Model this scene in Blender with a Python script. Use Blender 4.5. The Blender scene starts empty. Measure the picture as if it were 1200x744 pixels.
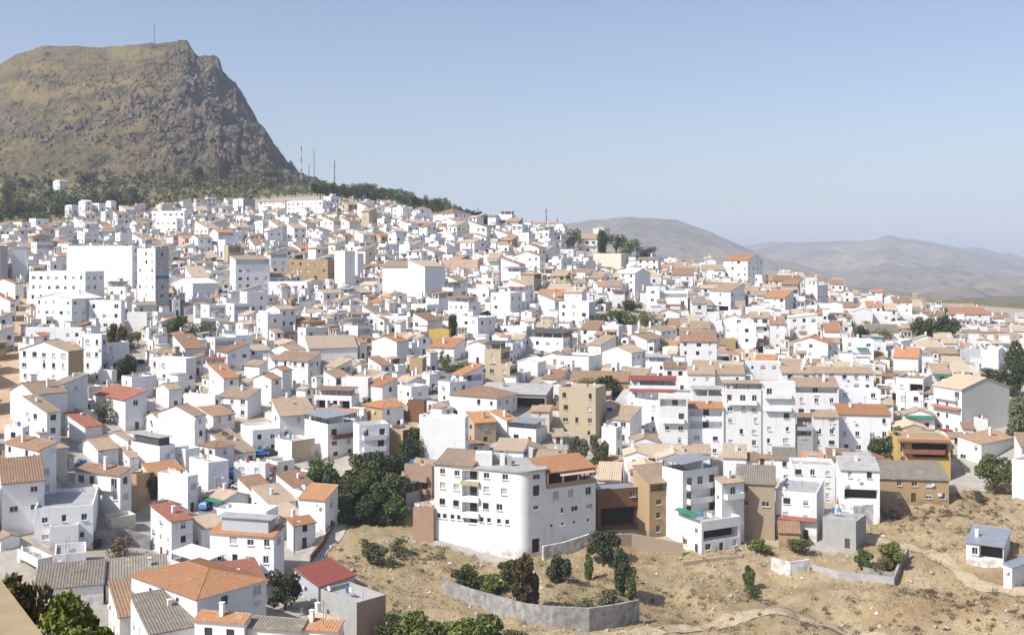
import bpy, math, random
import numpy as np
from mathutils import Vector, noise
random.seed(7)
R = math.radians
scene = bpy.context.scene
col = scene.collection

# ---------------------------------------------------------------- camera
F = 1250.0            # focal length in photo pixels (photo is 1200 wide)
VH = 300.0            # row of the eye-level horizon
cam_d = bpy.data.cameras.new('camera')
cam = bpy.data.objects.new('camera', cam_d); col.objects.link(cam)
cam.location = (0, 0, 0); cam.rotation_euler = (R(90), 0, 0)
cam_d.sensor_width = 36.0; cam_d.lens = F/1200*36
cam_d.shift_y = (VH-372)/1200
cam_d.clip_start = 0.1; cam_d.clip_end = 60000
scene.camera = cam

# ---------------------------------------------------------------- light
SUN_EL = 46.0
SUN_AZ = Vector((-0.84, -0.54, 0)).normalized()
w = bpy.data.worlds.new('World'); scene.world = w; w.use_nodes = True
nt = w.node_tree; bg = nt.nodes['Background']
sky = nt.nodes.new('ShaderNodeTexSky'); sky.sky_type = 'NISHITA'; sky.sun_disc = False
sky.sun_elevation = R(SUN_EL); sky.sun_rotation = math.atan2(SUN_AZ.x, SUN_AZ.y) % (2*math.pi)
sky.altitude = 250; sky.air_density = 1.0; sky.dust_density = 2.0; sky.ozone_density = 2.0
hs = nt.nodes.new('ShaderNodeHueSaturation'); hs.inputs['Saturation'].default_value = 0.90; hs.inputs['Hue'].default_value = 0.512
nt.links.new(sky.outputs[0], hs.inputs['Color']); nt.links.new(hs.outputs[0], bg.inputs[0])
bg.inputs[1].default_value = 0.1
sd = bpy.data.lights.new('sun', 'SUN'); sd.energy = 3.9; sd.angle = R(0.55); sd.color = (1.0, 0.965, 0.92)
so = bpy.data.objects.new('sun', sd); col.objects.link(so)
tosun = Vector((SUN_AZ.x*math.cos(R(SUN_EL)), SUN_AZ.y*math.cos(R(SUN_EL)), math.sin(R(SUN_EL))))
so.rotation_euler = tosun.to_track_quat('Z', 'Y').to_euler(); so.location = tosun*500
scene.view_settings.view_transform = 'Standard'; scene.view_settings.look = 'None'
scene.view_settings.exposure = 0.58; scene.view_settings.gamma = 1.0
scene.cycles.max_bounces = 8; scene.cycles.diffuse_bounces = 4; scene.cycles.volume_bounces = 1
scene.cycles.transparent_max_bounces = 8

# ---------------------------------------------------------------- helpers
def px(u, v, Y):
    return Vector(((u-600)/F*Y, Y, (VH-v)/F*Y))
def to_px(p):
    return 600+p[0]/p[1]*F, VH-p[2]/p[1]*F
def tag(o, label=None, cat=None, group=None, kind=None):
    if label: o['label'] = label
    if cat: o['category'] = cat
    if group: o['group'] = group
    if kind: o['kind'] = kind
    return o
def new_obj(name, me, parent=None):
    o = bpy.data.objects.new(name, me); col.objects.link(o)
    if parent: o.parent = parent
    return o
def empty(name, loc, rz=0.0):
    o = bpy.data.objects.new(name, None); col.objects.link(o)
    o.location = loc; o.rotation_euler = (0, 0, rz); o.empty_display_size = 0.5
    return o

class MB:
    """collects faces, with a material slot for each"""
    def __init__(s): s.v = []; s.f = []; s.m = []
    def poly(s, pts, m=0):
        i = len(s.v); s.v.extend(tuple(p) for p in pts); s.f.append(tuple(range(i, i+len(pts)))); s.m.append(m)
    def box(s, x0, x1, y0, y1, z0, z1, m=0, mtop=None, bottom=True):
        i = len(s.v)
        s.v.extend([(x0,y0,z0),(x1,y0,z0),(x1,y1,z0),(x0,y1,z0),(x0,y0,z1),(x1,y0,z1),(x1,y1,z1),(x0,y1,z1)])
        fs = [(0,1,5,4),(1,2,6,5),(2,3,7,6),(3,0,4,7),(4,5,6,7)]; ms = [m]*4+[m if mtop is None else mtop]
        if bottom: fs.append((3,2,1,0)); ms.append(m)
        s.f.extend(tuple(i+k for k in f) for f in fs); s.m.extend(ms)
    def bar(s, a, b, r, m=0, n=5, r2=None):
        a = Vector(a); b = Vector(b); d = (b-a)
        if d.length < 1e-6: return
        q = d.to_track_quat('Z', 'Y'); r2 = r if r2 is None else r2
        i = len(s.v)
        for P, rr in ((a, r), (b, r2)):
            for k in range(n):
                t = 2*math.pi*k/n
                s.v.append(tuple(P + q @ Vector((math.cos(t)*rr, math.sin(t)*rr, 0))))
        for k in range(n):
            k2 = (k+1) % n
            s.f.append((i+k, i+k2, i+n+k2, i+n+k)); s.m.append(m)
        s.f.append(tuple(i+n+k for k in range(n))); s.m.append(m)
    def slab(s, pts, t, m=0):
        """polygon pts (ccw from above) thickened downward by t"""
        n = len(pts); top = [Vector(p) for p in pts]; bot = [p-Vector((0,0,t)) for p in top]
        s.poly(top, m); s.poly(bot[::-1], m)
        for k in range(n):
            k2 = (k+1) % n
            s.poly([bot[k], bot[k2], top[k2], top[k]], m)
    def mesh(s, name, mats, smooth=False):
        me = bpy.data.meshes.new(name); me.from_pydata(s.v, [], s.f)
        for m in mats: me.materials.append(m)
        if len(mats) > 1: me.polygons.foreach_set('material_index', s.m)
        if smooth: me.polygons.foreach_set('use_smooth', [True]*len(s.f))
        me.update(); return me
    def build(s, name, mats, parent=None, smooth=False):
        if not isinstance(mats, (list, tuple)): mats = [mats]
        return new_obj(name, s.mesh(name, mats, smooth), parent)

# ---------------------------------------------------------------- materials
MATS = {}
def base_mat(name, rough=0.85, spec=0.3):
    m = bpy.data.materials.new(name); m.use_nodes = True
    b = m.node_tree.nodes['Principled BSDF']
    b.inputs['Roughness'].default_value = rough
    b.inputs['Specular IOR Level'].default_value = spec
    return m, m.node_tree, b
def N(nt, t, **kw):
    n = nt.nodes.new(t)
    for k, v in kw.items(): setattr(n, k, v)
    return n
def ramp(nt, stops, interp='LINEAR'):
    r = nt.nodes.new('ShaderNodeValToRGB'); r.color_ramp.interpolation = interp
    e = r.color_ramp.elements
    while len(e) < len(stops): e.new(0.5)
    for k, (p, c) in enumerate(stops):
        e[k].position = p; e[k].color = (*c, 1) if len(c) == 3 else c
    return r
def mixc(nt, fac, a, b, blend='MIX'):
    m = nt.nodes.new('ShaderNodeMix'); m.data_type = 'RGBA'; m.blend_type = blend
    for sock, x in ((m.inputs['Factor'], fac), (m.inputs[6], a), (m.inputs[7], b)):
        if hasattr(x, 'is_linked') or isinstance(x, bpy.types.NodeSocket): nt.links.new(x, sock)
        elif isinstance(x, (int, float)): sock.default_value = x
        else: sock.default_value = (*x, 1)
    return m.outputs[2]
def noise_n(nt, scale, detail=4, rough=0.6, vec=None, dist=0.0):
    n = nt.nodes.new('ShaderNodeTexNoise'); n.inputs['Scale'].default_value = scale
    n.inputs['Detail'].default_value = detail; n.inputs['Roughness'].default_value = rough
    n.inputs['Distortion'].default_value = dist
    if vec is not None: nt.links.new(vec, n.inputs['Vector'])
    return n.outputs['Fac']
def maprange(nt, val, a, b, c=0.0, d=1.0):
    n = nt.nodes.new('ShaderNodeMapRange')
    nt.links.new(val, n.inputs[0])
    for k, x in enumerate((a, b, c, d)): n.inputs[k+1].default_value = x
    return n.outputs[0]
def bump(nt, b, h, strength, dist):
    n = nt.nodes.new('ShaderNodeBump'); n.inputs['Strength'].default_value = strength; n.inputs['Distance'].default_value = dist
    nt.links.new(h, n.inputs['Height']); nt.links.new(n.outputs[0], b.inputs['Normal'])

def plaster(name, c, stain=(0.42, 0.38, 0.33), amt=0.5, var=0.09, splash=True):
    m, nt, b = base_mat(name, 0.92, 0.15)
    geo = N(nt, 'ShaderNodeNewGeometry'); oi = N(nt, 'ShaderNodeObjectInfo')
    f1 = noise_n(nt, 0.35, 6, 0.65, geo.outputs['Position'])
    mp = N(nt, 'ShaderNodeMapping'); mp.inputs['Scale'].default_value = (1.6, 1.6, 0.16)
    nt.links.new(geo.outputs['Position'], mp.inputs[0])
    f2 = noise_n(nt, 0.9, 5, 0.6, mp.outputs[0])           # rain streaks run down the wall
    c2 = tuple(min(1, x*(1-var*1.6)) for x in c)
    a = mixc(nt, oi.outputs['Random'], c, (c2[0], c2[1]*0.995, c2[2]*0.97))
    a = mixc(nt, maprange(nt, f1, 0.5, 0.75, 0, amt), a, tuple(0.5*x+0.5*y for x, y in zip(c, stain)))
    a = mixc(nt, maprange(nt, f2, 0.56, 0.78, 0, amt*1.1), a, stain)
    if splash:        # grime along the foot of the wall
        tc = N(nt, 'ShaderNodeTexCoord'); sz = N(nt, 'ShaderNodeSeparateXYZ'); nt.links.new(tc.outputs['Object'], sz.inputs[0])
        mu = N(nt, 'ShaderNodeMath', operation='MULTIPLY'); nt.links.new(maprange(nt, sz.outputs[2], 0.1, 1.9, 1.0, 0), mu.inputs[0])
        nt.links.new(maprange(nt, noise_n(nt, 0.8, 5, 0.65, geo.outputs['Position']), 0.40, 0.62, 0, 0.75), mu.inputs[1])
        a = mixc(nt, mu.outputs[0], a, tuple(x*.75 for x in stain))
    nt.links.new(a, b.inputs['Base Color'])
    bump(nt, b, noise_n(nt, 2.5, 4, 0.6, geo.outputs['Position']), 0.25, 0.03)
    MATS[name] = m; return m
def simple(name, c, c2=None, scale=1.5, rough=0.7, metal=0.0, spec=0.3):
    m, nt, b = base_mat(name, rough, spec); b.inputs['Metallic'].default_value = metal
    geo = N(nt, 'ShaderNodeNewGeometry')
    c2 = c2 or tuple(x*0.75 for x in c)
    f = maprange(nt, noise_n(nt, scale, 5, 0.6, geo.outputs['Position']), 0.35, 0.7)
    nt.links.new(mixc(nt, f, c, c2), b.inputs['Base Color'])
    MATS[name] = m; return m
def tile_mat(name, c1, c2, c3):
    m, nt, b = base_mat(name, 0.88, 0.2)
    geo = N(nt, 'ShaderNodeNewGeometry'); oi = N(nt, 'ShaderNodeObjectInfo')
    fine = N(nt, 'ShaderNodeTexVoronoi'); fine.inputs['Scale'].default_value = 2.4
    nt.links.new(geo.outputs['Position'], fine.inputs['Vector'])
    sep = N(nt, 'ShaderNodeSeparateColor'); nt.links.new(fine.outputs['Color'], sep.inputs[0])
    a = mixc(nt, sep.outputs[0], c1, c2)                    # every tile its own firing
    patch = noise_n(nt, 0.45, 5, 0.65, geo.outputs['Position'])
    a = mixc(nt, maprange(nt, patch, 0.42, 0.66, 0, 0.95), a, c3)
    p2 = noise_n(nt, 1.3, 5, 0.7, geo.outputs['Position']); a = mixc(nt, maprange(nt, p2, 0.55, 0.68, 0, 0.7), a, tuple(x*.55 for x in c3)); p3 = noise_n(nt, 0.9, 4, 0.7, oi.outputs['Location']); a = mixc(nt, maprange(nt, noise_n(nt, 0.7, 4, 0.7, geo.outputs['Position']), 0.58, 0.7, 0, .6), a, (0.42,0.37,0.28))
    hsv = N(nt, 'ShaderNodeHueSaturation'); nt.links.new(a, hsv.inputs['Color'])
    nt.links.new(maprange(nt, oi.outputs['Random'], 0, 1, 0.78, 1.15), hsv.inputs['Value'])
    nt.links.new(hsv.outputs[0], b.inputs['Base Color'])
    bump(nt, b, sep.outputs[1], 0.5, 0.05)
    MATS[name] = m; return m
plaster('white', (0.82, 0.82, 0.82))
plaster('white2', (0.80, 0.79, 0.76), amt=0.45)
plaster('white3', (0.76, 0.77, 0.79), amt=0.45)
for n_ in ('white','white2','white3'): plaster('far'+n_, {'white':(0.82,0.82,0.82),'white2':(0.79,0.78,0.75),'white3':(0.74,0.75,0.77)}[n_], splash=False, amt=.55)
plaster('cream', (0.70, 0.65, 0.53), amt=0.4)
plaster('parapet', (0.46, 0.36, 0.22), stain=(0.3,0.22,0.13))
plaster('beige', (0.50, 0.42, 0.29), stain=(0.3,0.25,0.18))
plaster('tan', (0.46, 0.33, 0.19), stain=(0.28,0.2,0.13))
plaster('ochre', (0.62, 0.42, 0.14), stain=(0.4,0.27,0.12))
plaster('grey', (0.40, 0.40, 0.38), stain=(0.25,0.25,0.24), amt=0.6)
plaster('barewall', (0.52, 0.52, 0.49), stain=(0.33,0.33,0.31), amt=0.8)
plaster('concrete', (0.36, 0.35, 0.33), stain=(0.2,0.2,0.19), amt=0.8)
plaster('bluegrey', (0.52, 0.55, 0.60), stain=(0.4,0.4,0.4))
plaster('brown', (0.22, 0.115, 0.07), stain=(0.13,0.08,0.05))
plaster('pink', (0.62, 0.42, 0.34))
tile_mat('tiletan', (0.40, 0.285, 0.19), (0.34, 0.245, 0.17), (0.29, 0.235, 0.18))
tile_mat('tileorange', (0.47, 0.225, 0.105), (0.40, 0.19, 0.095), (0.36, 0.215, 0.125))
tile_mat('tilebrown', (0.34, 0.20, 0.12), (0.27, 0.165, 0.10), (0.25, 0.18, 0.125))
tile_mat('tilegrey', (0.27, 0.23, 0.18), (0.22, 0.19, 0.155), (0.20, 0.18, 0.155))
tile_mat('tilered', (0.36, 0.135, 0.09), (0.30, 0.115, 0.08), (0.31, 0.15, 0.105))
tile_mat('tilepale', (0.52, 0.40, 0.28), (0.46, 0.35, 0.25), (0.42, 0.35, 0.27))
simple('slabgrey', (0.42, 0.41, 0.40), (0.30, 0.29, 0.28), 0.6, 0.9)
simple('slabred', (0.40, 0.23, 0.16), (0.34, 0.22, 0.17), 0.6, 0.9)
simple('slabwhite', (0.70, 0.69, 0.67), (0.58, 0.56, 0.53), 0.6, 0.9)
simple('sheet', (0.33, 0.36, 0.40), (0.27, 0.29, 0.32), 0.7, 0.5, 0.3)
simple('redsheet', (0.29, 0.075, 0.055), (0.22, 0.07, 0.055), 0.8, 0.75)
simple('awnred', (0.30, 0.06, 0.055), (0.30, 0.05, 0.05), 0.5, 0.85)
simple('awngreen', (0.03, 0.20, 0.11), (0.03, 0.15, 0.09), 0.5, 0.8)
simple('awnteal', (0.06, 0.42, 0.36), (0.05, 0.34, 0.3), 0.5, 0.7)
simple('awnblue', (0.06, 0.16, 0.42), (0.05, 0.13, 0.34), 0.5, 0.7)
simple('awndark', (0.10, 0.095, 0.09), (0.07, 0.07, 0.07), 0.5, 0.8)
simple('awnbeige', (0.5, 0.44, 0.34), None, 0.5, 0.85)
simple('awnorange', (0.55, 0.13, 0.05), None, 0.5, 0.85)
simple('frame', (0.70, 0.70, 0.69), (0.6,0.6,0.59), 3, 0.5)
simple('framebrown', (0.10, 0.055, 0.035), (0.08,0.05,0.03), 3, 0.5)
simple('blind', (0.48, 0.48, 0.46), (0.40,0.40,0.39), 2, 0.6)
simple('wood', (0.13, 0.065, 0.035), (0.09,0.045,0.025), 3, 0.6)
simple('dark', (0.035, 0.033, 0.032), (0.05,0.045,0.04), 1, 0.9)  # near-black paint standing in for shade at the back of voids
simple('metal', (0.22, 0.22, 0.23), (0.16,0.16,0.17), 2, 0.5, 0.6)
simple('iron', (0.035, 0.035, 0.04), None, 2, 0.5, 0.3)
simple('tankwhite', (0.7, 0.7, 0.68), None, 2, 0.5)
gm, gnt, gb = base_mat('glass', 0.08, 0.6); gb.inputs['Base Color'].default_value = (0.03, 0.036, 0.042, 1); MATS['glass'] = gm
# brickwork laid bare, on a block that was never plastered
def brick_mat(name, c1, c2, mortar, sc):
    m, nt, b = base_mat(name, 0.95, 0.1)
    tc = N(nt, 'ShaderNodeTexCoord'); mp = N(nt, 'ShaderNodeMapping'); mp.inputs['Rotation'].default_value = (R(90), 0, 0)
    nt.links.new(tc.outputs['Object'], mp.inputs[0])
    br = N(nt, 'ShaderNodeTexBrick'); br.inputs['Scale'].default_value = sc
    br.inputs['Color1'].default_value = (*c1,1); br.inputs['Color2'].default_value = (*c2,1); br.inputs['Mortar'].default_value = (*mortar,1)
    br.inputs['Mortar Size'].default_value = 0.03
    nt.links.new(mp.outputs[0], br.inputs['Vector'])
    f = noise_n(nt, 0.5, 6, 0.65, tc.outputs['Object'])
    a = mixc(nt, maprange(nt, f, 0.45, 0.7, 0, 0.7), br.outputs[0], mortar)
    nt.links.new(a, b.inputs['Base Color']); bump(nt, b, br.outputs[1], 0.6, -0.03)
    MATS[name] = m
brick_mat('brick', (0.40, 0.22, 0.14), (0.34, 0.20, 0.13), (0.38, 0.31, 0.24), 1.6)
brick_mat('rubble', (0.42, 0.31, 0.21), (0.34, 0.26, 0.18), (0.40, 0.33, 0.25), 1.1)
brick_mat('block', (0.42, 0.42, 0.40), (0.38, 0.38, 0.37), (0.30, 0.30, 0.29), 0.9)

# ---------------------------------------------------------------- ground shape
DK = [2, 5, 8, 14, 22, 35, 60]
ZK = [-1.7, -1.75, -3.5, -6.5, -9.5, -18, -38]          # below the viewpoint the slope drops away
DK2 = [100, 130, 155, 180, 205, 240, 270, 300, 330, 380, 440, 520, 620, 750, 900]
UK = [-300, 0, 200, 400, 500, 600, 700, 800, 900, 1000, 1100, 1200, 1500]
VT = [
 [1000,850,758,670,590,510,455,415,385,345,312,285,262,240,215],
 [1000,850,758,670,590,510,455,415,385,345,312,285,262,240,215],
 [1000,850,758,690,628,545,480,435,400,358,318,287,262,238,212],
 [1000,850,752,692,622,555,490,445,410,365,322,285,252,230,226],
 [1000,850,755,700,632,552,488,444,409,364,322,287,256,246,258],
 [1000,850,755,705,642,552,487,443,408,362,322,290,268,268,290],
 [1000,850,757,706,644,562,502,457,419,373,333,301,288,296,312],
 [1000,850,765,716,651,576,516,466,426,381,343,319,316,325,336],
 [1000,850,770,716,653,582,521,471,436,391,356,336,329,331,339],
 [1000,850,770,712,648,582,517,464,432,402,381,362,347,343,349],
 [1000,850,770,702,637,578,521,476,446,416,396,376,360,352,353],
 [1000,850,762,692,631,575,511,476,451,426,406,386,368,358,356],
 [1000,850,762,692,631,575,511,476,451,426,406,386,368,358,356]]
DK3 = [1200, 2000, 4000, 9000, 20000]
ALLD = np.array(DK+DK2+DK3, float); LOGD = np.log(ALLD)
ZT = []
for u_, row in zip(UK, VT):
    far = -75.0 if u_ >= 500 else -30.0
    up = (VH-row[-1]-(-6 if u_ < 450 else 10))/F*1200 if u_ < 450 else far*0.8
    ZT.append(ZK + [(VH-v)/F*D for v, D in zip(row, DK2)] + [up, 30.0 if u_ < 450 else -150.0, -155, -155, -155])
ZT = np.array(ZT)
def _cub(p0, p1, p2, p3, t):
    return p1 + 0.5*t*(p2-p0 + t*(2*p0-5*p1+4*p2-p3 + t*(3*(p1-p2)+p3-p0)))
def base_z(u, D):
    """smooth height at picture column u and depth D (arrays ok)"""
    u = np.clip(np.asarray(u, float), UK[0], UK[-1]-1e-3); D = np.clip(np.asarray(D, float), ALLD[0], ALLD[-1]-1e-3)
    i = np.clip(np.searchsorted(UK, u, 'right')-1, 0, len(UK)-2); UKa = np.array(UK, float)
    t = (u-UKa[i])/(UKa[i+1]-UKa[i]); t = t*t*(3-2*t)*0.5+t*0.5
    j = np.clip(np.searchsorted(ALLD, D, 'right')-1, 0, len(ALLD)-2)
    s = (np.log(D)-LOGD[j])/(LOGD[j+1]-LOGD[j])
    jm = np.maximum(j-1, 0); jp = np.minimum(j+2, len(ALLD)-1)
    def rowz(k):
        lin = ZT[k, j]*(1-s)+ZT[k, j+1]*s
        return 0.5*lin+0.5*_cub(ZT[k, jm], ZT[k, j], ZT[k, j+1], ZT[k, jp], s)
    return rowz(i)*(1-t)+rowz(i+1)*t
_scan = np.concatenate([np.arange(100, 420, 0.5), np.arange(420, 1000, 1.0), np.arange(1000, 1500, 10)])
def depth_at(u, v, lo=100):
    """depth of the first ground met by the sight line through (u, v)"""
    d = _scan[_scan >= lo]
    vv = VH - base_z(np.full_like(d, u), d)/d*F
    k = np.argmax(vv <= v)
    if vv[k] > v: return float(d[-1])
    return float(d[k])
def ground(u, v, lo=100):
    D = depth_at(u, v, lo); return px(u, v, D)
def gz(x, y):
    return float(base_z(600+x/max(y, 1)*F, y))
# ---------------------------------------------------------------- ground sheet
def inpoly(u, v, poly):
    inside = np.zeros(np.shape(u), bool); n = len(poly)
    for k in range(n):
        x0, y0 = poly[k]; x1, y1 = poly[(k+1) % n]
        c = ((y0 > v) != (y1 > v)) & (u < (x1-x0)*(v-y0)/((y1-y0) or 1e-9)+x0)
        inside ^= c
    return inside
SLOPE_POLY = [(366,690),(378,640),(398,606),(430,585),(482,600),(512,640),(600,668),(640,632),(700,626),(800,640),(872,636),(905,640),(1000,650),(1030,590),(1040,575),(1120,578),(1160,565),(1300,560),(1400,900),(300,900)]
def fbm(p, octv=5):
    return noise.fractal(p, 0.9, 2.1, octv, noise_basis='PERLIN_ORIGINAL')
def grid_mesh(name, us, Ds, zfun, mat, smooth=True, extra=None):
    U, D = np.meshgrid(np.array(us, float), np.array(Ds, float)); nu, nd = len(us), len(Ds)
    Z = zfun(U, D); X = (U-600)/F*D
    co = np.stack([X, D, Z], -1).reshape(-1, 3)
    idx = np.arange(nu*nd).reshape(nd, nu)
    f = np.stack([idx[:-1,:-1], idx[:-1,1:], idx[1:,1:], idx[1:,:-1]], -1).reshape(-1, 4)
    me = bpy.data.meshes.new(name)
    me.vertices.add(len(co)); me.vertices.foreach_set('co', co.ravel())
    me.loops.add(f.size); me.loops.foreach_set('vertex_index', f.ravel().astype(np.int32))
    me.polygons.add(len(f)); me.polygons.foreach_set('loop_start', np.arange(0, f.size, 4, dtype=np.int32))
    me.polygons.foreach_set('use_smooth', np.full(len(f), smooth))
    me.update(calc_edges=True); me.materials.append(mat)
    if extra:
        for an, fn in extra.items():
            a = me.attributes.new(an, 'FLOAT', 'POINT'); a.data.foreach_set('value', fn(U, D, Z).ravel().astype(np.float32))
    return new_obj(name, me)

gmat, nt, b = base_mat('ground', 0.97, 0.1)
geo = N(nt, 'ShaderNodeNewGeometry'); P = geo.outputs['Position']
at1 = N(nt, 'ShaderNodeAttribute', attribute_name='dry'); at2 = N(nt, 'ShaderNodeAttribute', attribute_name='wild'); at3 = N(nt, 'ShaderNodeAttribute', attribute_name='plain')
n1 = noise_n(nt, 0.07, 6, 0.65, P); n2 = noise_n(nt, 0.6, 6, 0.7, P); n3 = noise_n(nt, 3.5, 4, 0.6, P)
pave = mixc(nt, maprange(nt, n2, 0.35, 0.65), (0.42,0.39,0.35), (0.33,0.30,0.265))
pave = mixc(nt, maprange(nt, n1, 0.48, 0.62), pave, (0.36,0.29,0.20))
dry = mixc(nt, maprange(nt, n1, 0.36, 0.62), (0.385,0.30,0.175), (0.29,0.21,0.115))
dry = mixc(nt, maprange(nt, n2, 0.46, 0.66, 0, 0.8), dry, (0.43,0.35,0.24))
n4 = noise_n(nt, 0.028, 5, 0.6, P)
dry = mixc(nt, maprange(nt, n4, 0.54, 0.66, 0, 0.75), dry, (0.30,0.18,0.09))
dry = mixc(nt, maprange(nt, n3, 0.50, 0.66, 0, 0.8), dry, (0.17,0.135,0.08))
dry = mixc(nt, maprange(nt, n4, 0.36, 0.45, 0.6, 0), dry, (0.19,0.16,0.085))
wild = mixc(nt, maprange(nt, n1, 0.4, 0.6), (0.26,0.185,0.09), (0.13,0.125,0.055))
wild = mixc(nt, maprange(nt, n2, 0.5, 0.7, 0, 0.7), wild, (0.12,0.12,0.055))
mpp = N(nt, 'ShaderNodeMapping'); mpp.inputs['Scale'].default_value = (0.0011, 0.0042, 1); nt.links.new(P, mpp.inputs[0])
fld = N(nt, 'ShaderNodeTexVoronoi'); fld.inputs['Scale'].default_value = 1.0; nt.links.new(mpp.outputs[0], fld.inputs['Vector'])
sepf = N(nt, 'ShaderNodeSeparateColor'); nt.links.new(fld.outputs['Color'], sepf.inputs[0])
rp = ramp(nt, [(0.0,(0.24,0.18,0.11)),(0.35,(0.20,0.16,0.10)),(0.6,(0.27,0.21,0.135)),(0.85,(0.11,0.115,0.075)),(1.0,(0.28,0.2,0.13))]); nt.links.new(sepf.outputs[0], rp.inputs[0])
c = mixc(nt, at1.outputs['Fac'], pave, dry); c = mixc(nt, at2.outputs['Fac'], c, wild); c = mixc(nt, at3.outputs['Fac'], c, rp.outputs[0])
nt.links.new(c, b.inputs['Base Color']); bump(nt, b, n2, 0.7, 0.25)

def ground_zfun(U, D):
    Z = base_z(U, D); X = (U-600)/F*D; V = VH-Z/D*F
    d = inpoly(U, V, SLOPE_POLY) & (D > 100)
    flat = Z.ravel().copy(); xs = X.ravel(); ds = D.ravel(); m = d.ravel()
    for k in np.nonzero((ds > 100) & (ds < 1200))[0]:
        p = Vector((xs[k], ds[k], 0))
        if m[k]:
            flat[k] += 1.5*fbm(p*0.08, 5) + 0.9*(noise.ridged_multi_fractal(p*0.05, .9, 2.1, 4, 1.0, 2.0)-1.2) + 0.28*noise.noise(p*0.9) - 0.1
        else:
            flat[k] += 0.35*noise.noise(p*0.12)
    return flat.reshape(Z.shape)
def a_dry(U, D, Z):
    V = VH-base_z(U, D)/D*F
    return (inpoly(U, V, SLOPE_POLY) | (D < 110) | ((U > 1215) & (D > 250))).astype(float)
def a_wild(U, D, Z):
    V = VH-base_z(U, D)/D*F
    lim = np.interp(U, [-300,0,60,180,300,420,500,560,640,1400], [268,268,262,246,232,226,234,252,240,240])
    return np.maximum(np.clip((lim-V)/6+0.5, 0, 1)*(D > 450), ((D > 690) & (U > 600))*1.0)
def a_plain(U, D, Z): return np.clip((D-950)/150, 0, 1)
Ds = np.concatenate([np.geomspace(2, 110, 26), np.arange(112, 262, 1.25), np.arange(264, 480, 3.0), np.geomspace(485, 1000, 70), np.geomspace(1030, 12000, 44)])
g = grid_mesh('ground', np.arange(-300, 1501, 5), Ds, ground_zfun, gmat, True, {'dry': a_dry, 'wild': a_wild, 'plain': a_plain})
tag(g, kind='structure')

# ---------------------------------------------------------------- mountain and far hills
def rock_mat(name, grass, grass2, rock, rock2, scale):
    m, nt, b = base_mat(name, 0.97, 0.05)
    geo = N(nt, 'ShaderNodeNewGeometry'); P = geo.outputs['Position']
    sx = N(nt, 'ShaderNodeSeparateXYZ'); nt.links.new(geo.outputs['Normal'], sx.inputs[0])
    n1 = noise_n(nt, 0.012*scale, 6, 0.65, P); n2 = noise_n(nt, 0.05*scale, 8, 0.72, P); n3 = noise_n(nt, 0.16*scale, 5, 0.7, P)
    g = mixc(nt, maprange(nt, n1, 0.38, 0.6), grass, grass2)
    g = mixc(nt, maprange(nt, n3, 0.5, 0.66, 0, 0.75), g, tuple(x*0.5 for x in grass2))
    ats = N(nt, 'ShaderNodeAttribute', attribute_name='straw'); g = mixc(nt, maprange(nt, ats.outputs['Fac'], 0, 1, 0, .6), g, (0.235,0.18,0.085))
    r = mixc(nt, maprange(nt, n2, 0.43, 0.58), rock, rock2)
    at = N(nt, 'ShaderNodeAttribute', attribute_name='rocky')
    ad = N(nt, 'ShaderNodeMath', operation='ADD'); nt.links.new(at.outputs['Fac'], ad.inputs[0])
    nt.links.new(maprange(nt, n2, 0.3, 0.7, -0.35, 0.35), ad.inputs[1])
    sl = N(nt, 'ShaderNodeMath', operation='SUBTRACT'); nt.links.new(ad.outputs[0], sl.inputs[0]); nt.links.new(maprange(nt, sx.outputs[2], 0.5, 0.95, -0.45, 0.35), sl.inputs[1])
    nt.links.new(mixc(nt, maprange(nt, sl.outputs[0], 0.25, 0.6), g, r), b.inputs['Base Color'])
    bump(nt, b, n2, 0.8, 5.0/scale)
    return m
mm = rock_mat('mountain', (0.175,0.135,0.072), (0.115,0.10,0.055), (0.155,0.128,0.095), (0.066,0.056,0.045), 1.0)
SIL = [(-300,150),(-100,100),(-30,84),(0,76),(16,66),(50,55),(90,55),(125,56),(160,53),(198,53),(205,50),(220,52),(226,60),(232,66),(246,66),(257,70),(261,85),(266,92),(276,97),(284,114),(292,126),(303,145),(312,155),(322,174),(332,190),(342,203),(356,216),(380,228),(420,240)]
su = np.array([p[0] for p in SIL], float); sv = np.array([p[1] for p in SIL], float)
D0, D1 = 800.0, 1380.0
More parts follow.
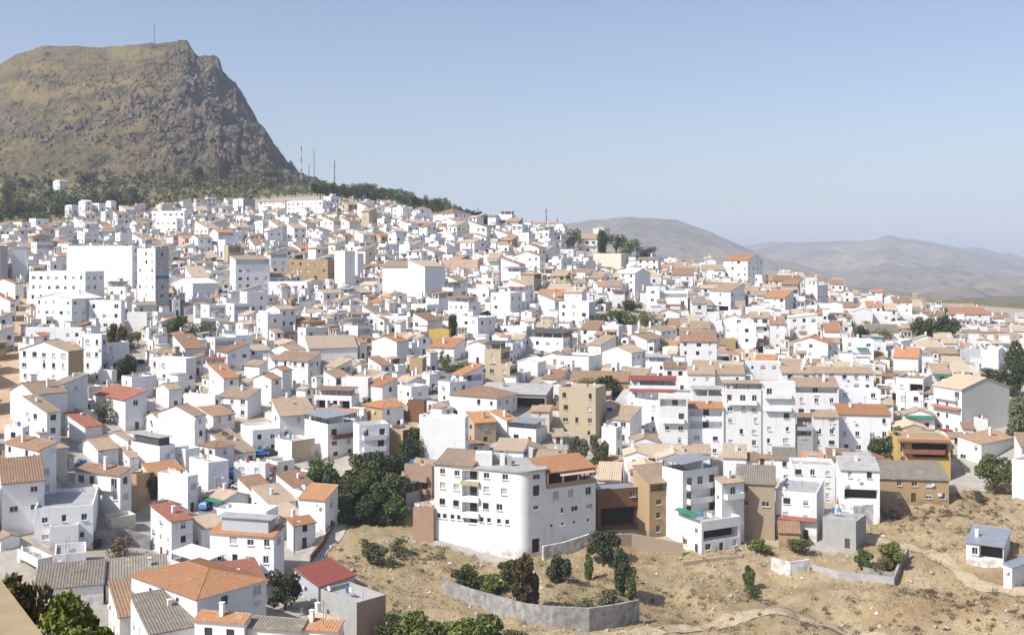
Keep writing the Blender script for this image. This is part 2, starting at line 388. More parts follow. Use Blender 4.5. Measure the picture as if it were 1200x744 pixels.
def mount_z(U, D):
    sil = np.interp(U, su, sv)
    sil = sil + np.vectorize(lambda u: 1.6*noise.noise(Vector((u*.13,1,1)))+1.0*noise.noise(Vector((u*.4,5,1))))(U)*np.clip((U-150)/60,.35,1)
    t = np.clip((D-D0)/(D1-D0), 0, 1)
    foot = np.interp(U, [-300,0,180,300,350,420], [212,210,206,208,216,240]) + 30
    ph = np.vectorize(lambda x, d: 0.05*noise.noise(Vector((x*.006, d*.006, 7))))(U*1.1, D)+(U-100)*0.00035
    n_ = 7.0; t0_ = t; t = np.clip(t + np.clip((260-U)/120,.25,1)*np.clip(t*6,0,1)*np.clip((1-t)*8,0,1)*0.85/(2*np.pi*n_)*np.sin(2*np.pi*n_*(t+ph)), 0, 1)
    p = np.where(t < 0.5, t*0.85, 0.425+(t-0.5)*1.15)
    V = foot + (sil-foot)*p
    Z = (VH-V)/F*D
    zc = (VH-sil)/F*D1
    back = np.clip((D-D1)/900, 0, 1)
    Z = np.where(D > D1, zc-back**1.3*(zc+60)-0, Z)
    X = (U-600)/F*D
    flat = Z.ravel().copy(); xs = X.ravel(); ds = D.ravel(); ts = t.ravel(); us = U.ravel(); bk = back.ravel()
    for k in range(len(flat)):
        p = Vector((xs[k], ds[k], flat[k]*0.7))
        cl = min(1, max(0, (us[k]-120)/110))                      # crags are on the right
        env = min(1, ts[k]*4)*min(1.0, 0.30+(1-ts[k])*4.0)
        rg = noise.ridged_multi_fractal(p*0.016, 0.9, 2.1, 6, 1.0, 2.0)-1.0
        f = fbm(p*0.035, 6)
        flat[k] += env*((rg+.35)*(3.0+11.0*cl) + f*(4.5+10.5*cl))
        # strata: benches across the face
        s = math.sin(flat[k]*0.22+fbm(p*0.01, 3)*5)
        flat[k] += env*s*(2.2 - 0.9*cl)
    return flat.reshape(Z.shape)
def a_rocky(U, D, Z):
    X = (U-600)/F*D; V = VH-Z/D*F
    t = np.clip((D-D0)/(D1-D0), 0, 1)
    r = np.clip((U-170)/120, 0, 1)*np.clip(t*2.2-0.25, 0, 1)*0.75
    r += 0.45*np.vectorize(lambda u, d: max(0, min(1, (noise.noise(Vector((u*.022, d*.009, 3)))+.6*noise.noise(Vector((u*.07, d*.03, 8))))*2.2-.25)))(U, D)*np.clip(t*4,0,1)*np.clip((.8-t)*5,0,1)
    r += 0.25*np.exp(-((t-0.33)/0.12)**2) - 0.25*np.exp(-((t-0.85)/0.12)**2)*(U < 170)
    x = (U-600)/F*D
    wob = np.vectorize(lambda a, d: noise.noise(Vector((a*.01, d*.01, 2))))(x, D)
    wb3 = np.vectorize(lambda a, d: noise.noise(Vector((a*.03, d*.02, 4)))+.7*noise.noise(Vector((a*.09, d*.07, 5))))(x, D)
    band = .6*np.sin(Z*0.15+wob*5.0+U*0.012)+.5*np.sin(Z*0.47+wob*4)+wb3*1.1
    left = np.clip((240-U)/60, 0, 1)*np.clip((t-.35)*5, 0, 1)
    r += left*(0.6*np.clip(band*2.0-.9, 0, 1) - 0.35*np.clip(-band, 0, 1))
    return r
def a_straw(U, D, Z):
    t = np.clip((D-D0)/(D1-D0), 0, 1); x = (U-600)/F*D
    wob = np.vectorize(lambda a, d: noise.noise(Vector((a*.01, d*.01, 2))))(x, D); wb2 = np.vectorize(lambda a, d: noise.noise(Vector((a*.02, d*.015, 6))))(x, D)
    return np.clip(-np.sin(Z*0.15+wob*5.0+U*0.012)*.8+wb2*2.2-.15, 0, 1)*np.clip((t-.45)*3, 0, 1)*np.clip((250-U)/80, 0, 1)+np.clip(wb2*3-.9, 0, 1)*np.clip((.35-t)*5, 0, 1)*.8
mo = grid_mesh('mountain', np.concatenate([np.arange(-300,0,4.0), np.arange(0, 421, 1.4)]), np.concatenate([np.arange(D0, D1+1, 2.2), np.geomspace(D1+12, D1+900, 16)]), mount_z, mm, False, {'rocky': a_rocky, 'straw': a_straw})
tag(mo, kind='structure')

def far_range(name, sil, D0, D1, foot, amp, sc, mat, seed, u0, u1):
    su = [p[0] for p in sil]; sv = [p[1] for p in sil]
    def zf(U, D):
        s = np.interp(U, su, sv); t = np.clip((D-D0)/(D1-D0), 0, 1)
        V = foot+(s-foot)*t**1.25; Z = (VH-V)/F*D
        zc = (VH-s)/F*D1; Z = np.where(D > D1, zc-(D-D1)*0.35, Z)
        X = (U-600)/F*D; fl = Z.ravel().copy(); ts = t.ravel(); xs = X.ravel(); ds = D.ravel()
        for k in range(len(fl)):
            p = Vector((xs[k]+seed*999, ds[k], 0))
            fl[k] += min(1, ts[k]*3)*(1-0.75*ts[k])*amp*(noise.ridged_multi_fractal(p*sc, 0.9, 2.1, 6, 1.0, 2.0)-1.1) + (1-ts[k])*0.2*amp*fbm(p*sc*2, 4)
            fl[k] = max(-160.0, fl[k]+0.06*amp*fbm(p*sc*6, 4))
        return fl.reshape(Z.shape)
    o = grid_mesh(name, np.arange(u0, u1, 6), np.concatenate([np.linspace(D0, D1, 80), np.linspace(D1*1.03, D1*1.5, 6)]), zf, mat, True, {'rocky': lambda U, D, Z: np.clip((D-D0)/(D1-D0), 0, 1)*0.7})
    return tag(o, kind='structure')
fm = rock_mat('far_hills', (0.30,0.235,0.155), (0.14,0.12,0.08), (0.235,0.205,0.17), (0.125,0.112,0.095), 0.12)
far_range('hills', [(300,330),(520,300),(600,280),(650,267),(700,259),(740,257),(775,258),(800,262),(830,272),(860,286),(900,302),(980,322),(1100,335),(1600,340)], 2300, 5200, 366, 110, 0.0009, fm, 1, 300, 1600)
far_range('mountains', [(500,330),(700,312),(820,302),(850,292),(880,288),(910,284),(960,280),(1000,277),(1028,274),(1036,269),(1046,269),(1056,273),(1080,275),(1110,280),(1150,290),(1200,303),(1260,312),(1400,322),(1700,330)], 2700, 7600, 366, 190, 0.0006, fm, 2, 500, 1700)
ft = rock_mat('near_hills', (0.22,0.18,0.115), (0.14,0.12,0.075), (0.13,0.11,0.08), (0.09,0.085,0.06), 0.25)
far_range('foothills', [(300,356),(800,350),(900,343),(960,341),(1010,347),(1060,350),(1120,353),(1160,349),(1200,347),(1700,350)], 1250, 1900, 385, 14, 0.003, ft, 3, 300, 1700)

# ---------------------------------------------------------------- haze
hz = MB(); hz.box(-10800, 10800, -40, 12500, -170, 430)
hm = bpy.data.materials.new('haze'); hm.use_nodes = True; hn = hm.node_tree
for n_ in list(hn.nodes):
    if n_.type == 'BSDF_PRINCIPLED': hn.nodes.remove(n_)
pv = hn.nodes.new('ShaderNodeVolumePrincipled'); pv.inputs['Color'].default_value = (0.74, 0.83, 1.0, 1); pv.inputs['Density'].default_value = 1.15e-4
pv.inputs['Anisotropy'].default_value = 0.0
out = [n_ for n_ in hn.nodes if n_.type == 'OUTPUT_MATERIAL'][0]; hn.links.new(pv.outputs[0], out.inputs['Volume'])
tag(hz.build('haze', hm), kind='stuff')
# ---------------------------------------------------------------- houses
HOUSES = []           # registry, for packing and for the labels
ROOFC = {'t':'tiletan','o':'tileorange','b':'tilebrown','g':'tilegrey','r':'tilered','p':'tilepale','s':'slabgrey','e':'slabred','w':'slabwhite','m':'sheet','x':'redsheet'}
WALLC = {'w':'white','v':'white2','u':'white3','c':'cream','B':'beige','T':'tan','O':'ochre','g':'grey','k':'concrete','l':'bluegrey','n':'brown','P':'pink','i':'brick','q':'rubble','j':'block'}
NEAR = 300.0

def facade(mb, O, ux, n, W, z0, z1, ops, m=0, mrev=None):
    """wall face with real openings: O local origin, ux along, n outward"""
    mrev = m if mrev is None else mrev
    ops = [o for o in ops if o[0] > 0.05 and o[1] < W-0.05 and o[2] > z0+0.02 and o[3] < z1-0.02 and o[1]-o[0] > 0.2 and o[3]-o[2] > 0.2]
    xs = sorted({0.0, W, *[o[0] for o in ops], *[o[1] for o in ops]}); zs = sorted({z0, z1, *[o[2] for o in ops], *[o[3] for o in ops]})
    def P(x, z, d=0.0): q = O+ux*x-n*d; return (q.x, q.y, z)
    for i in range(len(zs)-1):
        zc = (zs[i]+zs[i+1])/2; run = None
        for j in range(len(xs)-1):
            xc = (xs[j]+xs[j+1])/2
            hole = any(o[0] < xc < o[1] and o[2] < zc < o[3] for o in ops)
            if not hole and run is None: run = xs[j]
            if run is not None and (hole or j == len(xs)-2):
                e = xs[j] if hole else xs[j+1]
                mb.poly([P(run, zs[i]), P(e, zs[i]), P(e, zs[i+1]), P(run, zs[i+1])], m); run = None
    for (a, b, c, d, dep, kind) in ops:
        mb.poly([P(a,c), P(a,d), P(a,d,dep), P(a,c,dep)], mrev); mb.poly([P(b,d), P(b,c), P(b,c,dep), P(b,d,dep)], mrev)
        mb.poly([P(a,c), P(a,c,dep), P(b,c,dep), P(b,c)], mrev); mb.poly([P(a,d,dep), P(a,d), P(b,d), P(b,d,dep)], mrev)
        if kind in ('log', 'void'): mb.poly([P(a,c,dep), P(a,d,dep), P(b,d,dep), P(b,c,dep)], mrev if kind == 'log' else 'D')  # void backs take the dark material, shade put in as colour
    return ops

WIN = {}
def win_meshes(kind, w, h, near):
    w = round(w*5)/5; h = round(h*5)/5; key = (kind, w, h, near)
    if key in WIN: return WIN[key]
    fr, pn = MB(), MB(); t = 0.07 if near else 0.1
    fm = 'framebrown' if kind in ('wb', 'door', 'bb') else 'frame'
    fr.box(-w/2, w/2, 0.0, 0.06, h-t, h); fr.box(-w/2, w/2, 0, 0.06, 0, t)
    fr.box(-w/2, -w/2+t, 0, 0.06, t, h-t); fr.box(w/2-t, w/2, 0, 0.06, t, h-t)
    if w > 0.8 and kind != 'door': fr.box(-t/2, t/2, 0, 0.06, t, h-t)
    a = MB(); a.poly([(-w/2,0.03,0),(w/2,0.03,0),(w/2,0.03,h),(-w/2,0.03,h)])
    pm = {'wb':'glass','w':'glass','bl':'blind','bb':'wood','door':'wood','half':'glass','gar':'metal'}[kind]
    bl = None
    if kind == 'half':
        bl = MB(); bl.box(-w/2+t, w/2-t, -0.02, 0.025, h*0.45, h-t)
    sill = None
    if near and kind != 'door' and kind != 'gar' and h < 1.9:
        sill = MB(); sill.box(-w/2-0.08, w/2+0.08, -0.22, 0.0, -0.07, -0.01)
    if near:
        WIN[key] = (fr.mesh('window', [MATS[fm]]), a.mesh('pane', [MATS[pm]]), bl.mesh('blind', [MATS['blind']]) if bl else None, sill.mesh('sill', [MATS['slabwhite']]) if sill else None)
    else:
        fr.m = [0]*len(fr.f); fr.poly([(-w/2,0.03,0),(w/2,0.03,0),(w/2,0.03,h),(-w/2,0.03,h)], 1)
        if bl: fr.box(-w/2+t, w/2-t, -0.02, 0.025, h*0.45, h-t, 2)
        WIN[key] = (fr.mesh('window', [MATS[fm], MATS[pm], MATS['blind']]), None, None, None)
    return WIN[key]

def place_window(parent, kind, O, ux, n, x, z, w, h, dep, near):
    fm, pm, bm, sm = win_meshes(kind, w, h, near)
    p = O+ux*x-n*(dep-0.065); rz = math.atan2(ux.y, ux.x)
    nm = 'door' if kind == 'door' else 'garage_door' if kind == 'gar' else 'window'
    o = new_obj(nm, fm, parent); o.location = (p.x, p.y, z); o.rotation_euler = (0, 0, rz)
    if pm: new_obj('pane' if kind not in ('door','gar') else 'door_leaf', pm, o)
    if bm: new_obj('blind', bm, o)
    if sm:
        s_ = new_obj('sill', sm, o); s_.location = (0, -(dep-0.065), 0)
    return o

def tile_slope(mb, A, B, C, Dp, m=0, rows=True, thick=0.14):
    """tiled slope: A-B the eave, Dp above A, C above B; barrel rows run up the slope"""
    A, B, C, Dp = map(Vector, (A, B, C, Dp)); nrm = (B-A).cross(Dp-A).normalized()
    if nrm.z < 0: nrm = -nrm
    L = (B-A).length
    mb.slab([A, B, C, Dp] if (B-A).cross(Dp-A).z > 0 else [Dp, C, B, A], thick, m)
    if rows:
        n = max(2, int(L/0.44)); up = nrm*0.075
        for k in range(n):
            t0, t1 = k/n+0.12/n, (k+1)/n-0.12/n; tm = (t0+t1)/2
            a0, a1, am = A.lerp(B, t0), A.lerp(B, t1), A.lerp(B, tm)+up
            c0, c1, cm = Dp.lerp(C, t0), Dp.lerp(C, t1), Dp.lerp(C, tm)+up
            mb.poly([a0, am, cm, c0], m); mb.poly([am, a1, c1, cm], m); mb.poly([a0, a1, am], m)

def roof_mesh(kind, w1, w2, h, rows, pitch, oh=0.35):
    mb = MB(); og = 0.18
    x0, x1, y0, y1 = -w1, 0.0, 0.0, w2
    if kind == 'G1':
        rise = w1/2*pitch; xm = -w1/2; d = oh*pitch
        tile_slope(mb, (x1+oh, y0-og, h-d), (x1+oh, y1+og, h-d), (xm, y1+og, h+rise), (xm, y0-og, h+rise), 0, rows)
        tile_slope(mb, (x0-oh, y1+og, h-d), (x0-oh, y0-og, h-d), (xm, y0-og, h+rise), (xm, y1+og, h+rise), 0, rows)
        mb.bar((xm, y0-og, h+rise+0.03), (xm, y1+og, h+rise+0.03), 0.13, 0, 6)
    elif kind == 'G2':
        rise = w2/2*pitch; ym = w2/2; d = oh*pitch
        tile_slope(mb, (x0-og, y0-oh, h-d), (x1+og, y0-oh, h-d), (x1+og, ym, h+rise), (x0-og, ym, h+rise), 0, rows)
        tile_slope(mb, (x1+og, y1+oh, h-d), (x0-og, y1+oh, h-d), (x0-og, ym, h+rise), (x1+og, ym, h+rise), 0, rows)
        mb.bar((x0-og, ym, h+rise+0.03), (x1+og, ym, h+rise+0.03), 0.13, 0, 6)
    elif kind == 'S1':
        rise = w2*pitch; d = oh*pitch
        tile_slope(mb, (x0-og, y0-oh, h-d), (x1+og, y0-oh, h-d), (x1+og, y1+og, h+rise), (x0-og, y1+og, h+rise), 0, rows)
    elif kind == 'S2':
        rise = w1*pitch; d = oh*pitch
        tile_slope(mb, (x1+oh, y0-og, h-d), (x1+oh, y1+og, h-d), (x0-og, y1+og, h+rise), (x0-og, y0-og, h+rise), 0, rows)
    elif kind == 'S3':
        rise = w1*pitch; d = oh*pitch
        tile_slope(mb, (x0-oh, y1+og, h-d), (x0-oh, y0-og, h-d), (x1+og, y0-og, h+rise), (x1+og, y1+og, h+rise), 0, rows)
    elif kind == 'H':
        s = min(w1, w2)/2; rise = s*pitch; d = oh*pitch
        a, b, c, e = (x0-oh,y0-oh,h-d), (x1+oh,y0-oh,h-d), (x1+oh,y1+oh,h-d), (x0-oh,y1+oh,h-d)
        if w1 >= w2: r1, r2 = (x0+s, w2/2, h+rise), (x1-s, w2/2, h+rise); fs = [(a,b,r2,r1),(b,c,r2),(c,e,r1,r2),(e,a,r1)]
        else: r1, r2 = (-w1/2, y0+s, h+rise), (-w1/2, y1-s, h+rise); fs = [(a,b,r1),(b,c,r2,r1),(c,e,r2),(e,a,r1,r2)]
        for f in fs:
            mb.poly(f, 0)
            if rows:      # barrel rows run up from the eave to the hips
                A, B = Vector(f[0]), Vector(f[1]); q1, q2 = Vector(f[-1]), Vector(f[2]); L = (B-A).length; ex = (B-A)/L
                pa, pb = (q1-A).dot(ex), (q2-A).dot(ex); wv = (q1-A)-ex*pa; nr = ex.cross(wv).normalized(); n = int(L/.44)
                for k in range(n):
                    def tp(x): fr_ = min(1.0, x/max(pa,1e-3), (L-x)/max(L-pb,1e-3)); return A+ex*x+wv*fr_
                    x0_, xm_, x1_ = L*(k+.14)/n, L*(k+.5)/n, L*(k+.86)/n
                    a0, am, a1 = A+ex*x0_, A+ex*xm_+nr*.075, A+ex*x1_; c0, cm, c1 = tp(x0_), tp(xm_)+nr*.075, tp(x1_)
                    mb.poly([a0, am, cm, c0], 0); mb.poly([am, a1, c1, cm], 0)
        mb.poly([e, c, b, a], 0); mb.bar(r1, r2, 0.13, 0, 6)
        for p, q in ((a, r1), (e, r1 if w1 >= w2 else r2), (b, r2 if w1 >= w2 else r1), (c, r2)): mb.bar(p, q, 0.11, 0, 5)
    return mb

rnd = random.Random(11)
def house(name, cat, spec, desc=None, src='hand', group='whitewashed houses of the hillside town'):
    """spec: uL,uC,uR, vT(eave at the near corner), vB(its foot), theta, roof kind, wall, roof colour, options"""
    uL, uC, uR, vT, vB, th, rk, wc, rc, opt = spec
    opts = {}
    for t in opt.split():
        k, _, v_ = t.partition('='); opts[k] = v_ or '1'
    D = float(opts['D']) if 'D' in opts else depth_at(uC, vB)
    s, c = math.sin(R(th)), math.cos(R(th))
    tL, tC, tR = (uL-600)/F, (uC-600)/F, (uR-600)/F
    w1 = D*(tC-tL)/max(0.12, c+tL*s) if uC-uL > 0.6 else float(opts.get('w1', 8))
    w2 = D*(tR-tC)/max(0.12, s-tR*c) if uR-uC > 0.6 else float(opts.get('w2', 9))
    w1 = min(w1, float(opts.get('m1', 9 if rk in ('S2','S3') else 40))); w2 = min(w2, float(opts.get('m2', 9 if rk == 'S1' else 15 if rk != 'S2' else 22)))
    w1 = max(w1, 1.5); w2 = max(w2, 2.0)
    h = (vB-vT)*D/F
    if rk == 'F':
        pp = float(opts.get('pp', 0.9 if ('can' in opts or 'pent' in opts) else 0.7)); h -= pp
        h = max(h, 1.8)
    loc = Vector(((uC-600)/F*D, D, (VH-vB)/F*D))
    near = D < NEAR
    root = empty(name, loc, -R(th))
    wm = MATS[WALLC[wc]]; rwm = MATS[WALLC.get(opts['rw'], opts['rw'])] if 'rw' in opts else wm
    bm_ = MATS[WALLC.get(opts['base'], opts['base'])] if 'base' in opts else wm
    fd = 5.0
    if rk != 'F': pp = 0.0
    ztop = h+pp
    mb = MB()
    X, Y = Vector((1,0,0)), Vector((0,1,0))
    fac = {'L': (Vector((-w1,0,0)), X, -Y, w1, 0), 'R': (Vector((0,0,0)), Y, X, w2, 1)}
    storeys = max(1, int(round(h/2.9)))
    sh = h/storeys
    wins = []; extras = []
    for side, (O, ux, n, W, mi) in fac.items():
        ops = []
        spec_g = opts.get(side)
        if spec_g == '0': ops = []
        else:
            if spec_g: nc, nr = map(int, spec_g.split('x')); dens = 0.97
            else:
                nc = max(1, int(W/2.9)); nr = storeys; dens = 0.8 if wc in 'wvucBTOPl' else 0.35
            logn = int(opts.get('log'+side, 0)); baln = int(opts.get('bal'+side, 0))
            rsh = h/max(1, nr)
            for r_ in range(nr):
                zb = h-(r_+1)*rsh
                if r_ < logn:
                    ops.append((0.35, W-0.35, zb+0.95 if zb+0.95 < zb+rsh-0.9 else zb+0.5, zb+rsh-0.3, 1.5, 'log')); continue
                isb = r_ < logn+baln
                for q in range(nc):
                    if rnd.random() > dens: continue
                    xc = W*(q+0.5)/nc + (0 if spec_g else rnd.uniform(-0.25, 0.25)); ww = min(rnd.choice((0.8, 1.0, 1.0, 1.2, 1.4)), W/nc*0.7)
                    if r_ == nr-1 and not spec_g and q == nc//2 and h < 11:
                        ops.append((xc-0.5, xc+0.5, max(0.06, zb+0.05), zb+2.1 if rsh > 2.3 else zb+rsh-0.2, 0.2, 'door'))
                    elif isb:
                        ops.append((xc-ww/2-0.15, xc+ww/2+0.15, zb+0.1, zb+min(2.2, rsh-0.35), 0.22, rnd.choice(('w','bb','w'))))
                    else:
                        hh = min(rnd.choice((1.0, 1.2, 1.3)), rsh*0.5)
                        z_ = zb+rsh*0.36
                        kd = opts.get('wk') or rnd.choice(('w','wb','bl','half','wb','w','bl'))
                        ops.append((xc-ww/2, xc+ww/2, z_, z_+hh, 0.2, kd))
            for r_ in range(logn, logn+baln): extras.append((side, h-(r_+1)*rsh, W))
        if 'gar' in opts and side == opts['gar']: ops = [o for o in ops if o[2] > 2.6]+[(W*0.3, W*0.3+min(2.8, W*0.5), 0.06, 2.3, 0.25, 'gar')]
        if 'dk'+side in opts:     # wide opening under a slab, shade painted on its back: fractions x0,x1,z0,z1 of the facade
            for sgm in opts['dk'+side].split('/'):
                a, b_, c_, d_ = [float(q) for q in sgm.split(',')]
                ops = [o for o in ops if o[1] < a*W or o[0] > b_*W or o[3] < c_*h or o[2] > d_*h]
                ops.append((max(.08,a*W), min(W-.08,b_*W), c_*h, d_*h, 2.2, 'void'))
        got = facade(mb, O, ux, n, W, 0.0, ztop, ops, mi)
        # foundation down into the slope
        P0, P1 = O, O+ux*W
        mb.poly([(P0.x,P0.y,-fd),(P1.x,P1.y,-fd),(P1.x,P1.y,0),(P0.x,P0.y,0)], 2)
        wins += [(side, g) for g in got]
    mb.poly([(-w1,w2,-fd),(-w1,w2,ztop),(0,w2,ztop),(0,w2,-fd)], 0); mb.poly([(-w1,0,-fd),(-w1,0,ztop),(-w1,w2,ztop),(-w1,w2,-fd)], 0)
    pitch = float(opts.get('p', 0.33))
    if rk == 'G1':
        for y in (0, w2): mb.poly([(-w1,y,h),(0,y,h),(-w1/2,y,h+w1/2*pitch)], 0)
    elif rk == 'G2':
        for x in (-w1, 0): mb.poly([(x,0,h),(x,w2,h),(x,w2/2,h+w2/2*pitch)], 1 if x == 0 else 0)
    elif rk == 'S1':
        for x in (-w1, 0): mb.poly([(x,0,h),(x,w2,h),(x,w2,h+w2*pitch)], 1 if x == 0 else 0)
        mb.poly([(-w1,w2,h),(0,w2,h),(0,w2,h+w2*pitch),(-w1,w2,h+w2*pitch)], 0)
    elif rk in ('S2', 'S3'):
        xh = -w1 if rk == 'S2' else 0
        for y in (0, w2): mb.poly([(-w1,y,h),(0,y,h),(xh,y,h+w1*pitch)], 0)
        mb.poly([(xh,0,h),(xh,w2,h),(xh,w2,h+w1*pitch),(xh,0,h+w1*pitch)], 1 if rk == 'S3' else 0)
    if rk == 'F':
        t = 0.22
        for (a, b_, c_, d_) in ((-w1,0,0,t),(-w1,0,w2-t,w2),(-w1,-w1+t,t,w2-t),(-t,0,t,w2-t)):
            mb.poly([(a,c_,ztop),(b_,c_,ztop),(b_,d_,ztop),(a,d_,ztop)], 0)
        zi = h-0.02
        mb.poly([(-w1+t,w2-t,zi),(-t,w2-t,zi),(-t,w2-t,ztop),(-w1+t,w2-t,ztop)], 0); mb.poly([(-t,t,zi),(-t,w2-t,zi),(-t,w2-t,ztop),(-t,t,ztop)], 0)
        mb.poly([(-w1+t,t,zi),(-w1+t,w2-t,zi),(-w1+t,w2-t,ztop),(-w1+t,t,ztop)], 0); mb.poly([(-w1+t,t,zi),(-t,t,zi),(-t,t,ztop),(-w1+t,t,ztop)], 0)
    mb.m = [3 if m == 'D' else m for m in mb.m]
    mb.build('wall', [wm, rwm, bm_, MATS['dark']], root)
    rmat = MATS[ROOFC[rc]]
    if rk == 'F':
        rb = MB(); rb.poly([(-w1+.2,.2,h),(-.2,.2,h),(-.2,w2-.2,h),(-w1+.2,w2-.2,h)])
    else:
        rb = roof_mesh(rk, w1, w2, h, D < 330 and rk != 'F' and rc not in 'smx', pitch)
    roof = rb.build('roof', rmat, root)
    # openings get their joinery
    for side, (a, b_, c_, d_, dep, kd) in wins:
        if kd in ('log', 'void'):
            O, ux, n, W, mi = fac[side]
            if kd == 'log' and near:
                rl = MB(); p0, p1 = O+ux*a-n*0.08, O+ux*b_-n*0.08
                for zz in (c_+0.02, c_+0.9 if d_-c_ > 1.4 else c_+0.35): rl.bar((p0.x,p0.y,zz),(p1.x,p1.y,zz), 0.03, 0, 4)
                k = max(2, int((b_-a)/0.5))
                for i in range(k+1):
                    q = p0.lerp(p1, i/k); rl.bar((q.x,q.y,c_),(q.x,q.y,c_+0.9 if d_-c_ > 1.4 else c_+0.35), 0.02, 0, 3)
                rl.build('railing', MATS['iron'], root)
                if b_-a > 3.2: place_window(root, rnd.choice(('w','wb')), O, ux, n, (a+b_)/2+rnd.uniform(-.6,.6), c_-0.6, 1.4, min(1.9, d_-c_+0.4), 1.5, near)
            continue
        O, ux, n, W, mi = fac[side]
        place_window(root, kd, O, ux, n, (a+b_)/2, c_, b_-a, d_-c_, dep, near)
    for side, zb, W in extras:
        O, ux, n, W, mi = fac[side]
        a, b_ = W*0.12, W*0.88; bb = MB()
        def bx(x0, x1, d0, d1, z0, z1):
            q0 = O+ux*x0+n*d0; q1 = O+ux*x1+n*d1
            bb.box(min(q0.x,q1.x), max(q0.x,q1.x), min(q0.y,q1.y), max(q0.y,q1.y), z0, z1)
        bx(a, b_, 0.0, 1.0, zb-0.14, zb+0.02); bx(a, b_, 0.94, 1.0, zb+0.02, zb+0.95); bx(a, a+.06, 0, 0.94, zb+.02, zb+.95); bx(b_-.06, b_, 0, .94, zb+.02, zb+.95)
        bb.build('balcony', MATS[opts['balm']] if 'balm' in opts else wm, root)
    for side in 'LR':
        if 'awn'+side in opts:
            mat_, _, fz = opts['awn'+side].partition(':'); O, ux, n, W, mi = fac[side]
            fr_ = [float(q) for q in fz.split(',')] if fz else [0.98]
            zt = h*fr_[0]; dz = fr_[1] if len(fr_) > 1 else 0.5; dd = fr_[2] if len(fr_) > 2 else 1.3
            a, b_ = (W*fr_[3], W*fr_[4]) if len(fr_) > 4 else (0.1, W-0.1); q = []
            for x, d_, z in ((a, dd, zt-dz), (b_, dd, zt-dz), (b_, 0.0, zt), (a, 0.0, zt)):
                p = O+ux*x+n*d_; q.append((p.x, p.y, z))
            ab = MB(); ab.slab(q, 0.06, 0); ab.build('awning', MATS[mat_], root)
    if 'can' in opts:      # sheet canopy over the terrace, on posts
        cb, pb = MB(), MB(); hh = float(opts.get('canh', 2.3)); z = h
        cb.slab([(-w1-.2,-.25,z+hh),(.2,-.25,z+hh),(.2,w2*.85,z+hh+.5),(-w1-.2,w2*.85,z+hh+.5)], 0.1)
        for x in np.linspace(-w1+.2, -.2, max(2, int(w1/3)+1)):
            pb.bar((x,.15,z+pp-.05),(x,.15,z+hh), 0.09, 0, 5)
        pb.bar((-.2,w2*.8,z),(-.2,w2*.8,z+hh+.4), 0.09, 0, 5)
        cb.build('canopy', MATS[opts['can'] if opts['can'] in MATS else ROOFC.get(opts['can'], 'sheet')], root); pb.build('canopy_posts', MATS['iron' if near else 'frame'], root)
        bk = MB(); bk.box(-w1+.25, -.25, w2*.55, w2*.6, z-.02, z+hh); bk.build('terrace_wall', wm, root)
    if 'pent' in opts:
        a = MB(); z = h; m_ = opts['pent']
        a.box(-w1*.85, -w1*.12, w2*.2, w2*.9, z-.02, z+2.5); a.build('penthouse', MATS[m_ if m_ in MATS else 'awndark'], root)
        a = MB(); a.box(-w1*.92, -w1*.05, w2*.1, w2*.95, z+2.5, z+2.66); a.build('penthouse_roof', MATS['slabgrey'], root)
    if 'hut' in opts:
        a = MB(); fx = float(opts['hut']) if opts['hut'] not in ('1',) else 0.65
        hx = -w1*fx; hw = min(2.6, w1*.45); hd = min(3.0, w2*.5)
        a.box(hx-hw/2, hx+hw/2, w2*.4, w2*.4+hd, h-.02, h+2.3)
        hu = a.build('stair_hut', wm, root)
        a = MB(); a.slab([(hx-hw/2-.12,w2*.4-.15,h+2.32),(hx+hw/2+.12,w2*.4-.15,h+2.32),(hx+hw/2+.12,w2*.4+hd+.1,h+2.75),(hx-hw/2-.12,w2*.4+hd+.1,h+2.75)], .12)
        a.build('hut_roof', MATS[rnd.choice(('tiletan','slabgrey','tileorange','slabwhite'))], root)
        if near or rnd.random() < .5:
            a = MB(); a.box(hx-.4, hx+.4, w2*.4-.03, w2*.4+.02, h+.02, h+1.95); a.build('hut_door', MATS['wood'], root)
    if 'chim' in opts or (src == 'hand' and rk != 'F' and D < 380 and rnd.random() < .6):
        a = MB(); cx, cy = -w1*rnd.uniform(.25,.8), w2*rnd.uniform(.35,.75)
        a.box(cx-.28, cx+.28, cy-.28, cy+.28, h-.2, h+max(w1,w2)*.5*pitch*.9+1.1); zt_ = h+max(w1,w2)*.5*pitch*.9+1.1
        a.box(cx-.36, cx+.36, cy-.36, cy+.36, zt_, zt_+.1)
        a.build('chimney', wm, roof)
    if 'tank' in opts:
        a = MB(); a.bar((-w1*.3,w2*.6,h),(-w1*.3,w2*.6,h+1.3), .55, 0, 10); a.build('water_tank', MATS['tankwhite'], root)
    if 'ant' in opts or (src == 'hand' and near and rnd.random() < .35):
        a = MB(); zz = h+(0 if rk == 'F' else .6*pitch*min(w1,w2)); bx_, by_ = -w1*.45, w2*.45
        a.bar((bx_,by_,zz),(bx_,by_,zz+3.2), .035, 0, 4)
        for k in range(4): a.bar((bx_-.5+.1*k,by_,zz+2.5+.2*k),(bx_+.5-.1*k,by_,zz+2.5+.2*k), .02, 0, 3)
        a.build('antenna', MATS['metal'], root)
